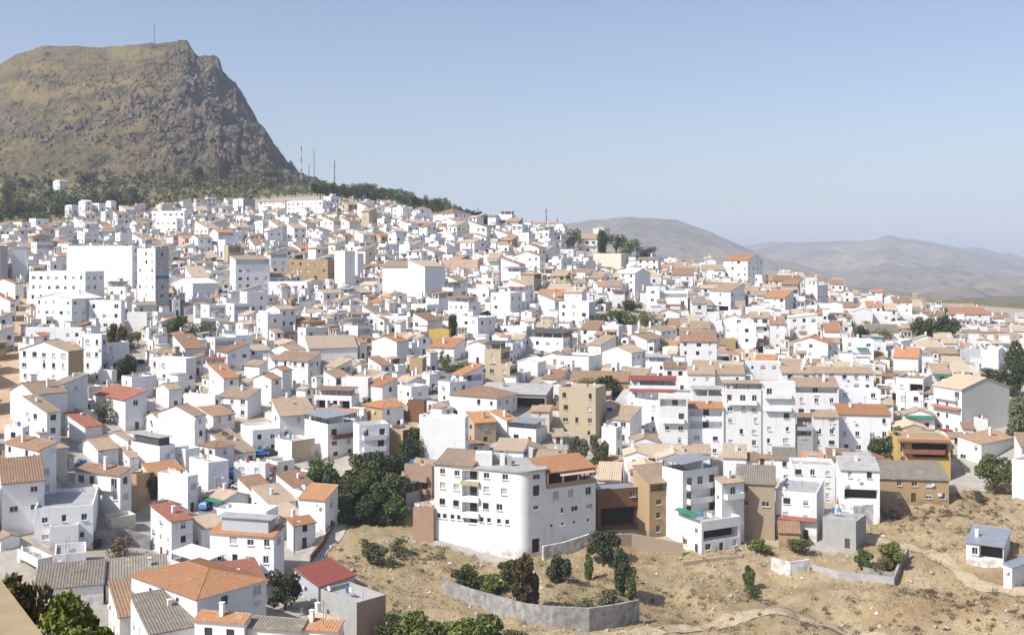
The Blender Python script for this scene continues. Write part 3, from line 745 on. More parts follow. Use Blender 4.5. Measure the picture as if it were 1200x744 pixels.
    if rk == 'F' and near and rnd.random() < .4:     # washing line and planters make up a terrace
        a = MB(); y = w2*.35
        a.bar((-w1*.9,y,h),(-w1*.9,y,h+1.7), .03, 0, 4); a.bar((-w1*.1,y,h),(-w1*.1,y,h+1.7), .03, 0, 4); a.bar((-w1*.9,y,h+1.65),(-w1*.1,y,h+1.65), .012, 0, 3)
        a.build('washing_line', MATS['metal'], root)
        for q in range(rnd.randint(2,5)):
            x = -w1*rnd.uniform(.15,.85); ww = rnd.uniform(.4,.9); a = MB(); a.slab([(x,y-.02,h+1.64),(x+ww,y-.02,h+1.64),(x+ww,y+.02,h+1.64),(x,y+.02,h+1.64)], rnd.uniform(.6,1.2)); a.build('laundry', MATS[rnd.choice(('frame','awnblue','awnred','pink','frame','cream'))], root)
    if near and src == 'hand':
        if rnd.random() < .45:        # dish on its arm
            a = MB(); bx_, by_, bz_ = (-w1*.8, .3, h+pp+.5) if rk == 'F' else (-w1*rnd.uniform(.2,.8), -.35, h*.8)
            for k in range(10):
                t0, t1 = .628*k, .628*(k+1); c0 = (bx_, by_, bz_)
                a.poly([c0, (bx_+.42*math.cos(t0), by_-.14, bz_+.42*math.sin(t0)), (bx_+.42*math.cos(t1), by_-.14, bz_+.42*math.sin(t1))])
            a.bar((bx_, by_+.35, bz_-.5), (bx_, by_, bz_), .03, 0, 4); a.build('satellite_dish', MATS['tankwhite'], root)
        for side in 'LR':
            if rnd.random() < .3 and opts.get(side) != '0':
                O, ux, n, W, mi = fac[side]; xx = W*rnd.choice((.15,.48,.87)); zz = h-rnd.choice((1.0, 3.6))
                if zz > .8 and W > 3:
                    a = MB(); p0, p1 = O+ux*(xx-.4)+n*.02, O+ux*(xx+.4)+n*.34; a.box(min(p0.x,p1.x), max(p0.x,p1.x), min(p0.y,p1.y), max(p0.y,p1.y), zz, zz+.6); a.build('air_conditioner', MATS['slabwhite'], root)
    cosr, sinr = math.cos(-R(th)), math.sin(-R(th))
    cor = [(loc.x+cosr*x-sinr*y, loc.y+sinr*x+cosr*y) for x, y in ((-w1,0),(0,0),(0,w2),(-w1,w2))]
    us = [600+p[0]/p[1]*F for p in cor]
    HOUSES.append(dict(o=root, u=(min(us)+max(us))/2, v=(vT+vB)/2, u0=min(us), u1=max(us), v0=vT-(8 if rk != 'F' else 2), v1=vB, D=D, cor=cor, w=max(us)-min(us), h=vB-vT, hm=h, w1=w1, w2=w2,
        rk=rk, wc=wc, rc=rc, opts=opts, desc=desc, src=src, storeys=storeys, label=None))
    tag(root, None, cat, group)
    return root
# ---------------------------------------------------------------- the houses that can be told apart in the photograph
H = 'house'; A = 'apartment_block'; S = 'shed'; T_ = 'tower_block'
HAND = [
# --- near bottom left
(H,-20,46,66,527,602,40,'S1','w','b','L:3x2 R:2x2 m1=14','grey-sided house with brown lean-to roof at the left edge, beside the stepped lane'),
(H,-30,2,52,566,630,62,'S2','w','b','R:2x1','long low house with brown roof and shaded side at the left edge'),
(H,27,40,109,596,641,72,'F','w','s','L:1x2 R:2x1','large flat grey-shaded block with two small windows and a green tarpaulin on top'),
(H,48,58,92,617,645,70,'F','w','s','L:1x1 R0=1 R=0','small flat-roofed annex built against the large grey-shaded block'),
(H,58,64,101,650,676,68,'F','w','s','L=0 R:1x1','plain low block between the shaded annex and the grey-brown roofs'),
(H,20,44,62,655,680,45,'F','v','s','dkL=.15,.95,.1,.75 R=0','low outbuilding with a dark opening and pale slab roof at lower left'),
(H,34,40,121,690,712,72,'S2','w','g','L=0 R:3x1 p=.3','long low house with a weathered grey-brown roof above the leafy bush'),
(H,118,124,196,684,706,70,'S2','v','g','R:3x1 p=.32','low house with a broad grey-brown roof touching the orange-roofed villa'),
(H,154,231,312,701,775,40,'H','w','o','L:5x2 R:2x1 p=.3','white two storey villa with a bright orange hipped roof'),
(H,228,286,290,729,790,12,'S1','w','o','L:3x1 p=.28 w2=9','white house with a clean orange lean-to roof at the bottom edge'),
(H,288,352,360,738,790,12,'S1','w','g','L=0 w2=9 p=.3','house with a brown-grey lean-to roof at the bottom edge'),
(H,352,396,402,738,790,12,'S1','w','o','L=0 w2=8','low house with a narrow orange roof at the bottom edge'),
(H,124,140,188,722,760,60,'S2','v','b','R=0 p=.3','low brown-tiled house in front of the orange hipped villa'),
(H,145,175,250,742,790,55,'S2','w','g','R=0','dull brown roof at the bottom edge below the orange hipped villa'),
(H,246,321,333,628,688,14,'S1','w','o','L:2x1 p=.24 pent=bluegrey','white house with orange roof patches round a grey rooftop canopy'),
(H,254,312,326,599,640,14,'F','w','w','L:2x1','low white terrace house behind the grey rooftop canopy'),
(H,350,381,396,585,626,18,'S1','w','o','L=0 R:1x2 w2=9','plain white house with an orange roof at the top of the dirt path'),
(S,345,373,416,686,706,38,'S2','l','x','L=0 R=0 p=.3','grey shed under a bright red sheet roof beside the dirt path'),
(H,376,418,452,706,762,45,'F','j','s','L:2x1 R=0 rw=brick','unplastered grey block house with brick right side near the big olive bush'),
(H,357,380,399,730,760,40,'H','w','p','L:1x1 R=0','tiny white house with a pale orange hipped roof at the bottom edge'),
(H,200,238,268,668,696,40,'F','v','s','can=slabwhite L=0 R=0','low terrace house with a white sheet canopy above the orange villa'),
(H,244,262,314,690,716,62,'S2','w','r','L=0 R=0 p=.2','narrow grey-walled house with a red roof beside the orange villa'),
# --- left lower
(H,176,201,226,611,660,48,'S2','w','r','L:1x1 R:3x2 p=.16','tall white house with red and orange roof strips beside the street'),
(H,185,220,232,558,602,30,'F','w','w','L=0 R:1x2 w2=8','blank white tower-like house with a flat roof above the parked cars'),
(H,88,141,154,556,612,24,'S1','v','b','L:3x2 balL=1 R:1x2 w2=9','white stepped house with brown roof and balcony right of the stepped lane'),
(S,138,152,160,570,600,40,'F','i','s','L=0 R=0','brown brick cube on a rooftop between white houses'),
(H,151,160,176,556,590,35,'F','T','s','L=0 R=0','small tan flat house beside a dark bush'),
(H,91,115,139,527,547,45,'G1','w','t','L=0 R:1x1','small white gabled house with tan roof above the brown-roofed stepped house'),
(H,117,150,157,516,540,30,'G1','w','t','L=0 R=0','white gabled house left of the one with the dark penthouse'),
(H,150,187,205,523,560,38,'F','w','s','L=0 R:2x2 pent=awndark','white house topped by a dark lattice penthouse'),
(H,140,152,159,536,552,45,'S2','w','t','L=0 R=0','tiny tan-roofed white house below the dark penthouse'),
(H,166,190,211,494,518,45,'G1','w','t','L:1x1 R:1x1','white gabled house with yellowish window above the dark penthouse'),
(H,185,228,241,487,533,30,'G1','w','t','L=0 R:1x2','large white gable house with tan roof above the shaded street'),
(H,215,252,258,463,492,22,'F','w','w','L=0 R:1x2','plain white box house with shaded right side above the street'),
(H,222,244,268,542,578,48,'F','w','w','L=0 R:3x1','white walled terrace house right on the sloping street'),
(H,274,311,316,543,572,12,'F','w','s','L:2x1 awnL=awnred:.12,.6,2.4,.5,1 w2=9','white flat house with a red awning in front'),
(H,312,325,345,541,558,45,'F','w','s','L=0 R:1x1 awnL=redsheet:.98,.4,1.5','small white house with a red canopy beside the grove'),
(S,322,342,369,517,545,42,'F','w','s','L=0 R=0 rw=beige','white outbuilding with bare tan right wall above the grove'),
(H,282,296,328,504,533,62,'F','w','w','L=0 R:4x2','white flat house with shaded windowed side above the parked cars'),
(H,311,328,370,487,516,65,'S2','w','t','L:1x1 R:5x2','long house with shaded blue-grey side of five windows and a tan roof'),
(H,357,384,417,497,540,50,'F','w','s','L=0 R:3x2 balR=1 can=sheet balm=brown','white three storey house with brown balcony band above the grove'),
(H,414,421,456,498,556,66,'F','w','s','L=0 R:2x4 balR=3','narrow white house stepped with balconies right of the grove'),
(H,454,472,493,504,545,45,'F','T','s','L=0 R=0 rw=brown','tall bare tan block beside dark cypress bushes'),
(H,492,545,549,489,552,8,'F','w','w','L=0 w2=12','tall blank white block next to the curved apartment building'),
(H,547,556,581,495,523,68,'S2','B','o','R:4x2','row house with orange roof right of the blank white block'),
(H,574,594,606,492,512,40,'S2','w','o','L=0 R:1x1','white house with orange roof strip above the rubble roofs'),
(H,596,628,641,503,523,28,'F','w','s','L:3x1 R:1x1 can=sheet','white house under a long grey canopy above the rubble roofs'),
(H,474,506,511,546,592,24,'F','i','w','L:3x2 balL=2 w2=8','brick house with white balcony slabs left of the curved apartment building'),
(S,456,476,493,578,598,38,'F','k','s','can=awndark L=0 R=0','dark open pavilion with a grey roof at the edge of the grove'),
(S,484,508,513,596,634,20,'F','i','s','L:2x1 w2=7','low bare brick annex at the foot of the curved apartment building'),
(H,531,566,574,521,535,30,'H','v','b','L:2x1 R=0','white house with brown ridge right behind the curved apartment building'),
# --- row by the dry slope
(H,688,700,750,574,622,72,'F','n','m','R:3x1 dkR=.08,.95,.08,.55 L=0 pp=.2','dark brown house with a grey flat roof and open porch'),
(H,742,761,802,566,630,64,'S2','T','t','L=0 R:3x3 logR=1 p=.42','tan house with a tiled roof and glazed balcony rows'),
(H,776,800,842,552,640,58,'F','w','s','R:3x4 balR=3 L=0 can=sheet','tall white terraced house with a grey roof canopy on the dry slope'),
(H,796,822,868,611,652,62,'F','w','s','L:1x1 dkR=.05,.95,.45,.8 awnL=awngreen:1.35,.4,1.4','low white house with a dark window band and green awning'),
(H,838,846,872,566,640,64,'S2','w','t','L=0 R:2x4 balR=1','narrow white house with small balconies on a pink upper floor'),
(H,862,908,915,567,633,14,'S1','q','g','L:2x2 p=.22 w2=8 wk=w','unfinished brown rubble-walled building with a grey roof'),
(H,909,957,975,578,634,22,'F','w','s','L:2x2 awnL=tilered:.52,.5,1.2 R=0','white house with a red tiled awning across its front'),
(H,928,979,984,545,590,10,'F','w','s','L:3x1 w2=9','white flat house with two small windows behind the red tiled awning house'),
(H,985,1031,1036,551,612,10,'S1','w','s','L:2x2 dkL=.1,.95,.42,.62 w2=8 p=.2','white house with grey roof and dark terrace above the concrete cube'),
(S,964,1003,1015,611,645,34,'F','j','s','L:1x1 R=0 pp=.1 w2=5','bare grey concrete cube building'),
(H,1030,1112,1119,562,590,8,'S1','T','g','L:3x1 w2=8 p=.25','long low tan building with a grey roof below the yellow house'),
(H,1051,1114,1120,514,563,8,'F','O','t','L:3x2 dkL=.28,.96,.52,.9 awnL=tilered:1.0,.4,1.5 w2=8 pp=.3 balL=1 balm=tilered','yellow house with terracotta strips and a dark balcony'),
(H,1052,1090,1095,503,520,8,'G1','B','p','L=0 w2=9','small tan gabled house right behind the yellow house'),
(H,1094,1127,1183,456,512,70,'G2','w','p','L:2x3 balL=1 awnL=tilered:.6,.5,1.3 R=0 rw=barewall p=.34 m2=40','tall house with a huge bare grey concrete gable wall'),
(H,1122,1150,1190,520,545,52,'S2','w','b','L:3x1 R=0 m1=6 p=.2','low white house with a dull brown roof at the right edge'),
(H,1186,1203,1240,540,590,50,'F','w','w','L=0 R=0','white wall corner of a house at the right edge behind bushes'),
(S,1132,1176,1215,640,662,32,'S1','w','m','L:1x1 dkL=.35,.98,.2,.9 R=0 p=.14 w2=9','white shed with a blue-grey sheet roof and dark open front'),
(S,1176,1186,1240,664,690,52,'S2','w','m','L=0 R=0 p=.2','white shed with a blue-grey roof cut by the right edge'),
# --- right middle rows
(H,983,1044,1051,486,534,10,'S1','w','o','L:4x3 w2=8 p=.15','broad white house with many small windows right of the tall tan-topped one'),
(H,953,983,985,488,538,6,'S1','w','t','L:1x3 w2=7','tall narrow white house with a tan roof top'),
(H,932,953,955,500,540,6,'F','g','s','L:1x2 logL=1 w2=8','narrow grey recessed house beside the tall tan-topped one'),
(H,931,983,986,453,500,6,'S1','w','t','L:3x3 logL=1 w2=8','white house with a dark loggia under a tan roof strip'),
(H,891,932,934,448,540,6,'F','w','s','L:2x4 balL=2 w2=9','tall white house with balconies and a grey-blue ground floor'),
(H,848,892,894,456,540,6,'F','w','e','L:4x4 can=tiletan balL=1 w2=9','tall white house with a brown tiled terrace canopy and a row of four windows'),
(H,806,848,850,478,536,6,'S1','w','o','L:3x3 logL=2 w2=8','white house with an orange roof over two dark balcony floors'),
(H,772,806,808,463,538,6,'F','w','w','L:2x4 logL=1 balL=1 w2=9','tall plain white house with a glazed top floor'),
(H,983,1031,1033,456,492,6,'F','w','s','L:2x1 w2=8','white terrace house with a grey ledge below the long row roof'),
(H,954,1024,1026,437,470,6,'S1','w','t','L:5x2 w2=7','long white row house with an orange-tan roof, right half of the row'),
(H,916,953,955,437,470,6,'S1','w','t','L:2x2 w2=7','white row house with a tan roof, left half of the row'),
(H,875,915,917,424,456,6,'F','w','p','L:3x1 w2=8','low white house with a long thin terrace parapet left of the row roof'),
(H,895,914,918,409,424,12,'F','w','w','L:1x1','small white cube with a tan side above the thin parapet'),
(H,838,873,876,438,468,6,'S1','w','t','L:2x1 w2=7','white cottage with a tan roof, right one of a pair'),
(H,806,838,840,438,468,6,'S1','w','t','L:2x2 w2=7','white cottage with a tan roof and a brown door, left one of a pair'),
(H,778,805,807,431,460,8,'S1','w','b','L:2x1 w2=7','low white house with a brown roof left of the cottage pair'),
(H,797,840,844,400,440,8,'S1','w','b','L:2x2 w2=9','broad white house with a brown roof and two small upper windows'),
(H,842,862,865,398,414,12,'F','T','b','L:1x1','small tan flat house right of the broad white house'),
(H,865,886,890,380,416,12,'F','w','w','L:2x3','white three storey house above the tan flat house'),
(H,887,958,962,372,408,8,'S3','w','w','L:1x1 p=.12 w2=9','wide white house whose roof slants up to the right'),
(H,930,970,993,402,432,22,'G1','w','o','L:1x1 R:2x1','white gabled house with an orange roof above the long row roof'),
(H,946,974,976,408,428,8,'S1','w','p','L:2x1 w2=4','white porch house with a pale tiled lean-to below the orange gable'),
(H,990,1024,1027,398,428,10,'F','w','b','L:1x1 awnL=awngreen:.75,.4,1.2,.4,.8','white house with a dark green awning right of the orange gable'),
(H,1047,1076,1090,419,446,25,'G2','w','o','L=0 R:1x1','white house with an orange roof edge beside the steep lane'),
(H,1050,1082,1100,444,490,30,'F','w','t','L:2x1 dkL=.5,.98,.72,.92 R=0','white house with a dark strip terrace beside the lamp post'),
(H,1078,1106,1108,460,492,8,'S1','w','t','L:2x1 w2=7','white house with a tan lean-to left of the grey gable wall'),
(H,1127,1148,1150,410,430,8,'F','l','s','L:4x1 w2=8','grey-blue glazed block below the cream block'),
(H,1150,1170,1184,410,434,30,'F','w','w','L:2x1 R:1x1','white block with a shaded side below the cream block'),
(H,1091,1124,1126,414,430,6,'S1','B','t','L:2x1 w2=9','beige house with a yellow-tan roof left of the glazed block'),
(A,1128,1195,1200,391,414,4,'F','B','b','L:4x1 w2=12 pp=.3','long cream block with a brown overhanging flat roof'),
(A,1112,1160,1164,368,388,6,'S1','w','o','L:9x2 w2=10','long white building with an orange roof in the far right'),
(A,1160,1178,1180,376,388,6,'F','w','w','L:3x1','low white annex of the long orange-roofed building'),
(H,1063,1087,1090,370,388,10,'F','w','w','L:3x2','white block left of the cypress tree'),
(H,1090,1118,1120,360,372,8,'H','v','g','L:3x1','house with a grey roof at the far right skyline'),
(H,1001,1022,1025,364,386,12,'G1','w','w','L=0','plain white gabled building beside dark trees'),
(H,1024,1044,1047,366,388,12,'F','w','w','L:3x2','white block joined to the plain white gabled building'),
(H,963,988,992,366,388,14,'S1','B','w','L:2x1 w2=8','beige house with a white roof edge'),
(H,1038,1056,1072,400,414,35,'F','w','w','L=0 R:2x1','low white house right of dark trees'),
# --- crest houses right
(A,848,876,894,305,340,42,'G2','w','o','L:3x1 R:2x3','large white house with a small bright orange roof on the right crest'),
(H,822,848,850,316,334,8,'S1','w','t','L:5x1 w2=8','white row house with a tan roof left of the large crest house'),
(H,832,856,881,341,372,48,'S1','w','t','L:2x2 dkL=.1,.9,.2,.42 R:2x2','white house with a broad tan roof and dark balcony strip below the crest house'),
(H,880,893,898,322,342,30,'F','w','w','L:1x2','white stair-stepped block right of the large crest house'),
(H,895,920,938,349,372,36,'S1','w','o','L:1x1 R=0','white house with a wide orange roof right below the crest'),
(H,944,958,970,334,362,35,'F','w','w','L:1x2 R:1x2 hut','white tall house with a roof hut right of the wide orange roof'),
(H,726,744,762,320,352,45,'G2','w','w','L:2x2 R=0 p=.4','white house with four windows and a gable on its right side'),
(H,695,728,742,297,322,25,'F','c','c' if False else 'p','L=0 R:2x1','cream-walled house with a terrace below the pines'),
(H,676,700,704,280,296,12,'S1','v','t','L:3x2 balL=1','white villa with a tan roof and balcony among the trees'),
(H,695,708,720,267,282,40,'H','w','t','L:2x1 R:1x1','white villa with a tan roof at the top of the tree clump'),
(H,655,690,698,354,392,20,'F','w','w','L:2x2 R=0','large plain white house left of the walled garden trees'),
(H,630,650,661,352,374,35,'S2','w','t','L=0 R:2x1','white house with a tan roof left of the large plain house'),
(H,773,806,809,341,368,8,'F','w','s','L:3x2 logL=1 balm=brown balL=1','white house with a brown balcony right of the arched glass front'),
(H,757,773,776,336,366,10,'F','w','w','L:1x2 wk=w','narrow white house with a tall arched glass front'),
(H,788,812,816,322,342,12,'S1','w','b','L:3x1','white house with a dark roof terrace left of the crest'),
(H,654,672,675,292,306,12,'F','w','w','L:1x1','small white cube below the tree clump'),
# --- centre
(H,706,740,757,413,440,35,'G1','w','t','L=0 R:3x2','white gabled house with a long shaded side above the big brown roof'),
(H,727,758,778,398,420,36,'G1','w','t','L=0 R:3x1','white gabled house standing right behind another gabled one'),
(H,748,775,793,388,404,38,'G1','w','t','L=0 R:2x1','white house with a tan gable roof right of the garden trees'),
(H,652,690,706,418,446,25,'F','w','b','L:5x1 R=0','white house with a colonnade of narrow openings'),
(S,668,738,742,447,470,8,'S1','T','b','L=0 w2=14 p=.25','long brown-roofed shed above the tan concrete block'),
(H,655,698,710,455,516,22,'F','B','s','L:2x2 base=white R=0','tall tan concrete block with a small window and dark shaded side'),
(H,737,792,796,452,500,8,'F','w','s','L:2x1 awnL=redsheet:1.0,.4,2.2 can=redsheet','white house under two red canopies'),
(H,735,772,803,470,512,50,'F','w','w','L:1x1 R=0','white block whose wall slants away below the red canopies'),
(H,718,752,768,476,500,25,'S1','w','s','L=0 R=0','white house with a grey lean-to roof above a green bush'),
(H,705,722,729,501,536,30,'F','w','w','L=0 R:1x2','small white tower house left of the tall glazed-top house'),
(H,710,738,752,492,520,30,'S1','w','t','L:2x1 R=0','white house with a tan roof below the grey lean-to'),
(H,612,660,690,396,418,25,'F','w','s','L:7x1 can=awndark','long white house with an arcade of windows under a dark terrace'),
(H,689,704,722,404,422,45,'S1','w','t','L:1x1 R=0','white house with an orange-tan roof right of the arcade house'),
(S,560,640,650,462,486,14,'S1','k','s','L=0 dkL=.3,.98,.1,.8 p=.18 w2=14','large shed with a big grey sheet roof over a dark open side'),
(H,527,582,606,466,496,30,'H','w','b','L:6x1 R:3x1 p=.36','broad house with a large brown hipped roof and a row of arched windows'),
(S,606,630,640,424,442,25,'G1','u','w','L=0 R=0','low blank white shed on the bare earth terrace'),
(H,503,526,530,386,404,10,'F','O','b','L=0','mustard-coloured flat house beside dark shrubs'),
(H,503,532,545,407,424,25,'S1','w','o','L:2x1 R:1x1','white house with a small orange roof above the plaza'),
(H,541,560,580,372,404,42,'F','w','w','L:1x1 R:2x1','white house with black window openings below the round-gabled hall'),
(H,575,598,612,343,376,32,'F','w','w','L:1x1 R:3x1','white building with four tall dark windows'),
(H,436,465,479,400,432,30,'G1','w','o','L=0 R=0','white gable house with a shaded right side above the orange-roofed ones'),
(H,430,478,481,371,392,6,'F','u','w','L:2x1 w2=8','long blank pale wall building above the white gable house'),
(H,480,495,499,420,444,12,'F','T','s','L=0','tan narrow house left of the plaza'),
(H,424,448,473,478,505,48,'H','T','o','L=0 R:2x1 rw=white','house with a broad orange hipped roof and yellowish left wall'),
(H,400,431,436,443,474,12,'F','w','w','L=0','plain white walled house left of the paired orange roofs'),
(H,431,448,466,452,478,42,'S1','w','o','L=0 R:2x1','white house with paired orange roof strips'),
(H,466,482,502,453,482,48,'F','w','w','L:1x1 R:1x1','white house with potted terrace left of the broad brown hipped roof'),
(H,478,497,500,469,496,14,'F','n','s','L=0','dark brown walled plot house right of the orange hipped one'),
(H,297,318,330,444,478,32,'G1','w','b','L=0 R:1x1','white gable house stepped in two, left one'),
(H,316,331,342,434,466,32,'G1','w','b','L=0 R=0','white gable house stepped in two, right one'),
(H,319,361,376,423,456,26,'S1','w','t','L:1x1 R:2x3','white house with a tan roof and shaded tall right side'),
(H,357,362,419,408,432,72,'S2','w','p','L=0 R=0','long low building with a shaded grey side wall and pale roof'),
(H,368,412,421,464,486,14,'F','w','e','L:4x1 dkL=.05,.3,.1,.9/.36,.62,.1,.9/.68,.95,.1,.9 can=tilebrown','pavilion house with a brown hipped canopy over dark arches'),
(H,366,416,422,490,512,12,'F','v','e','L=0 can=slabred','house with a grey-pink canopy roof below the dark-arched pavilion'),
(H,255,290,306,466,492,25,'S1','w','t','L:1x1 R=0','white house with a long tan roof left of the stepped gables'),
(H,240,262,280,443,470,50,'S2','w','o','L=0 R:4x1','white house with an orange roof above a shaded street front'),
(H,238,262,266,427,446,10,'F','w','s','L=0 can=redsheet','white house with a dark red rooftop canopy'),
(H,286,304,314,428,446,30,'S1','w','t','L=0 R:1x1','white house with a tan roof above the stepped gables'),
(H,318,340,358,410,428,36,'G1','w','t','L:2x1 R=0','white gabled house above the tan-roofed tall one'),
# --- upper left
(H,62,70,80,212,221,30,'G1','w','p','D=835 L:2x1','lonely little white farmhouse on the lower mountain slope'),
(H,76,84,92,240,250,30,'F','w','w','D=650 L:2x1','white house half hidden by the dark wood, leftmost of its small cluster'),
(H,92,100,108,236,247,30,'G1','w','w','D=660 L:2x1','white gabled house in the small cluster inside the dark wood'),
(H,108,116,124,238,248,30,'F','w','w','D=665 L:2x1','white flat house in the small cluster inside the dark wood'),
(H,124,130,136,236,246,30,'G1','w','t','D=670 L:2x1','white house with a tan roof at the right end of the wood cluster'),
(H,23,80,98,411,462,18,'G1','w','t','L:1x2 R=0 rw=tan p=.3','large white gable house with a blue lattice window beside the earth street'),
(H,12,40,79,462,512,42,'G1','w','t','L=0 R=0','white gable house below the one with the blue lattice'),
(H,26,55,71,483,530,34,'S2','w','t','L:1x2 R:1x1','white house with a tan roof and two stacked windows at lower left'),
(H,5,27,30,500,534,14,'F','w','w','L:1x1','low white house left of the two stacked windows'),
(H,30,96,100,384,412,8,'F','w','w','L:1x1','low wide white flat house above the large gable'),
(H,98,119,124,392,450,20,'F','w','w','L:1x2 rw=bluegrey','tall narrow white house with a shaded lilac side'),  # right wall coloured blue-grey to paint in its shade
(H,115,131,136,434,458,18,'F','w','s','gar=L L=0','small white garage with a dark square door'),
(H,176,218,230,420,450,25,'F','w','s','L:1x1 R:1x1','white house with a yellow shuttered panel'),
(H,109,147,172,468,506,44,'S1','w','r','L=0 R:3x2','white house with a red roof strip and shaded windowed side'),
(H,183,198,213,456,480,45,'G1','w','t','L=0 R:2x1','small white gabled house right of the red roof strip'),
(H,76,100,120,500,524,34,'S2','w','r','L=0 R=0','small white house with a reddish porch roof left of the tree'),
(A,78,155,163,288,352,10,'F','v','b','L=0 R:1x4 w2=9','large blank white apartment wall left of the tower block'),
(T_,161,182,198,291,372,38,'F','w','s','L:1x4 R:2x4 rw=grey awnR=awnblue:.62,.9,.4','white tower block with a strip of blue panels on its shaded side'),  # shade of the right side painted in with a grey wall
(A,34,100,122,318,378,18,'F','w','w','L:2x3 R:2x2','big plain white stepped apartment block at upper left'),
(A,42,84,120,350,396,24,'G1','w','w','L:1x1 R:2x1 p=.2','broad blank white gable in front of the stepped apartment block'),
(A,104,142,146,352,398,12,'F','w','w','L:1x1 R=0','plain white block between the stepped block and the tower'),
(H,126,147,151,336,358,14,'F','w','s','L:1x1 can=awndark','small white house with a dark rooftop frame left of the tower'),
(H,149,172,176,366,390,14,'F','w','w','L=0','white cube house at the foot of the tower block'),
(H,8,14,32,300,336,66,'S3','u','w','L=0 R=0 p=.4','pale slanting wall house at the upper left edge'),
(H,-15,0,9,288,340,50,'F','g','s','L=0 R=0','grey block cut by the upper left edge'),
(H,-10,18,22,332,366,18,'G1','w','b','L=0','white gabled house at the left edge above the earth street'),
(H,-12,12,19,352,378,25,'S2','w','o','L:1x1','white house with an orange roof at the left edge'),
(A,178,216,224,247,268,12,'F','w','w','L:1x1 R:2x1','white block with one dark window high at the left of the town'),
(A,182,207,213,257,280,16,'F','w','w','L:1x1 R:1x1','white block just below the high left one'),
(H,200,226,256,332,356,40,'G1','u','w','L=0 R=0 p=.25','large pale grey-white shed right of the tower block'),
(A,256,276,316,304,350,62,'S2','w','t','L=0 R:5x3 logR=1 p=.16','white block with grey-green glazed floors and a tan roof'),
(H,315,360,366,330,352,10,'F','u','w','L:2x1','pale grey house below the ochre block'),
(A,338,384,393,304,338,14,'F','T','b','L:3x2 R=0','ochre-brown flat block left of the slim white tower'),
(T_,392,404,416,294,346,45,'F','w','w','L=0 R=0','slim white tower block with a shaded right side'),
(T_,414,419,426,297,330,40,'F','u','w','L=0 R=0','narrow pale tower right behind the slim white one'),
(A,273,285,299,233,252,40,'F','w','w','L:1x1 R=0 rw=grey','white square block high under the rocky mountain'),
(A,336,378,390,235,258,22,'F','w','w','L:8x2 R:2x2','long white building with two rows of windows on the crest'),
(H,303,334,344,236,252,20,'H','v','t','L:3x1','house with a broad tan roof left of the long white crest building'),
(A,475,498,522,312,362,42,'S2','u','p','L=0 R=0 p=.25','big blank white wedge-shaped building'),
(A,448,478,484,312,350,14,'S1','u','t','L=0','pale blank building with a yellow-tan roof left of the wedge'),
(A,514,560,566,304,326,12,'F','P','t','L:8x1','salmon brick building with a row of arched windows'),
(A,508,532,552,250,268,38,'H','w','b','L:3x1 R:4x1 p=.42','white hall with a brown hipped roof under the ridge pines'),
(H,460,472,480,243,262,35,'F','w','w','L:1x2 hut','little white chapel-like house at the foot of the ridge pines'),
(H,590,650,660,262,276,8,'S1','v','o','L:12x1 w2=7','terracotta-roofed row of houses on the skyline'),
]
for row in HAND:
    nm = row[0]
    cat = {'house':'house','apartment_block':'apartment block','shed':'shed','tower_block':'tower block'}[nm]
    house(nm, cat, tuple(row[1:11]), row[11])
print('hand houses', len(HAND))
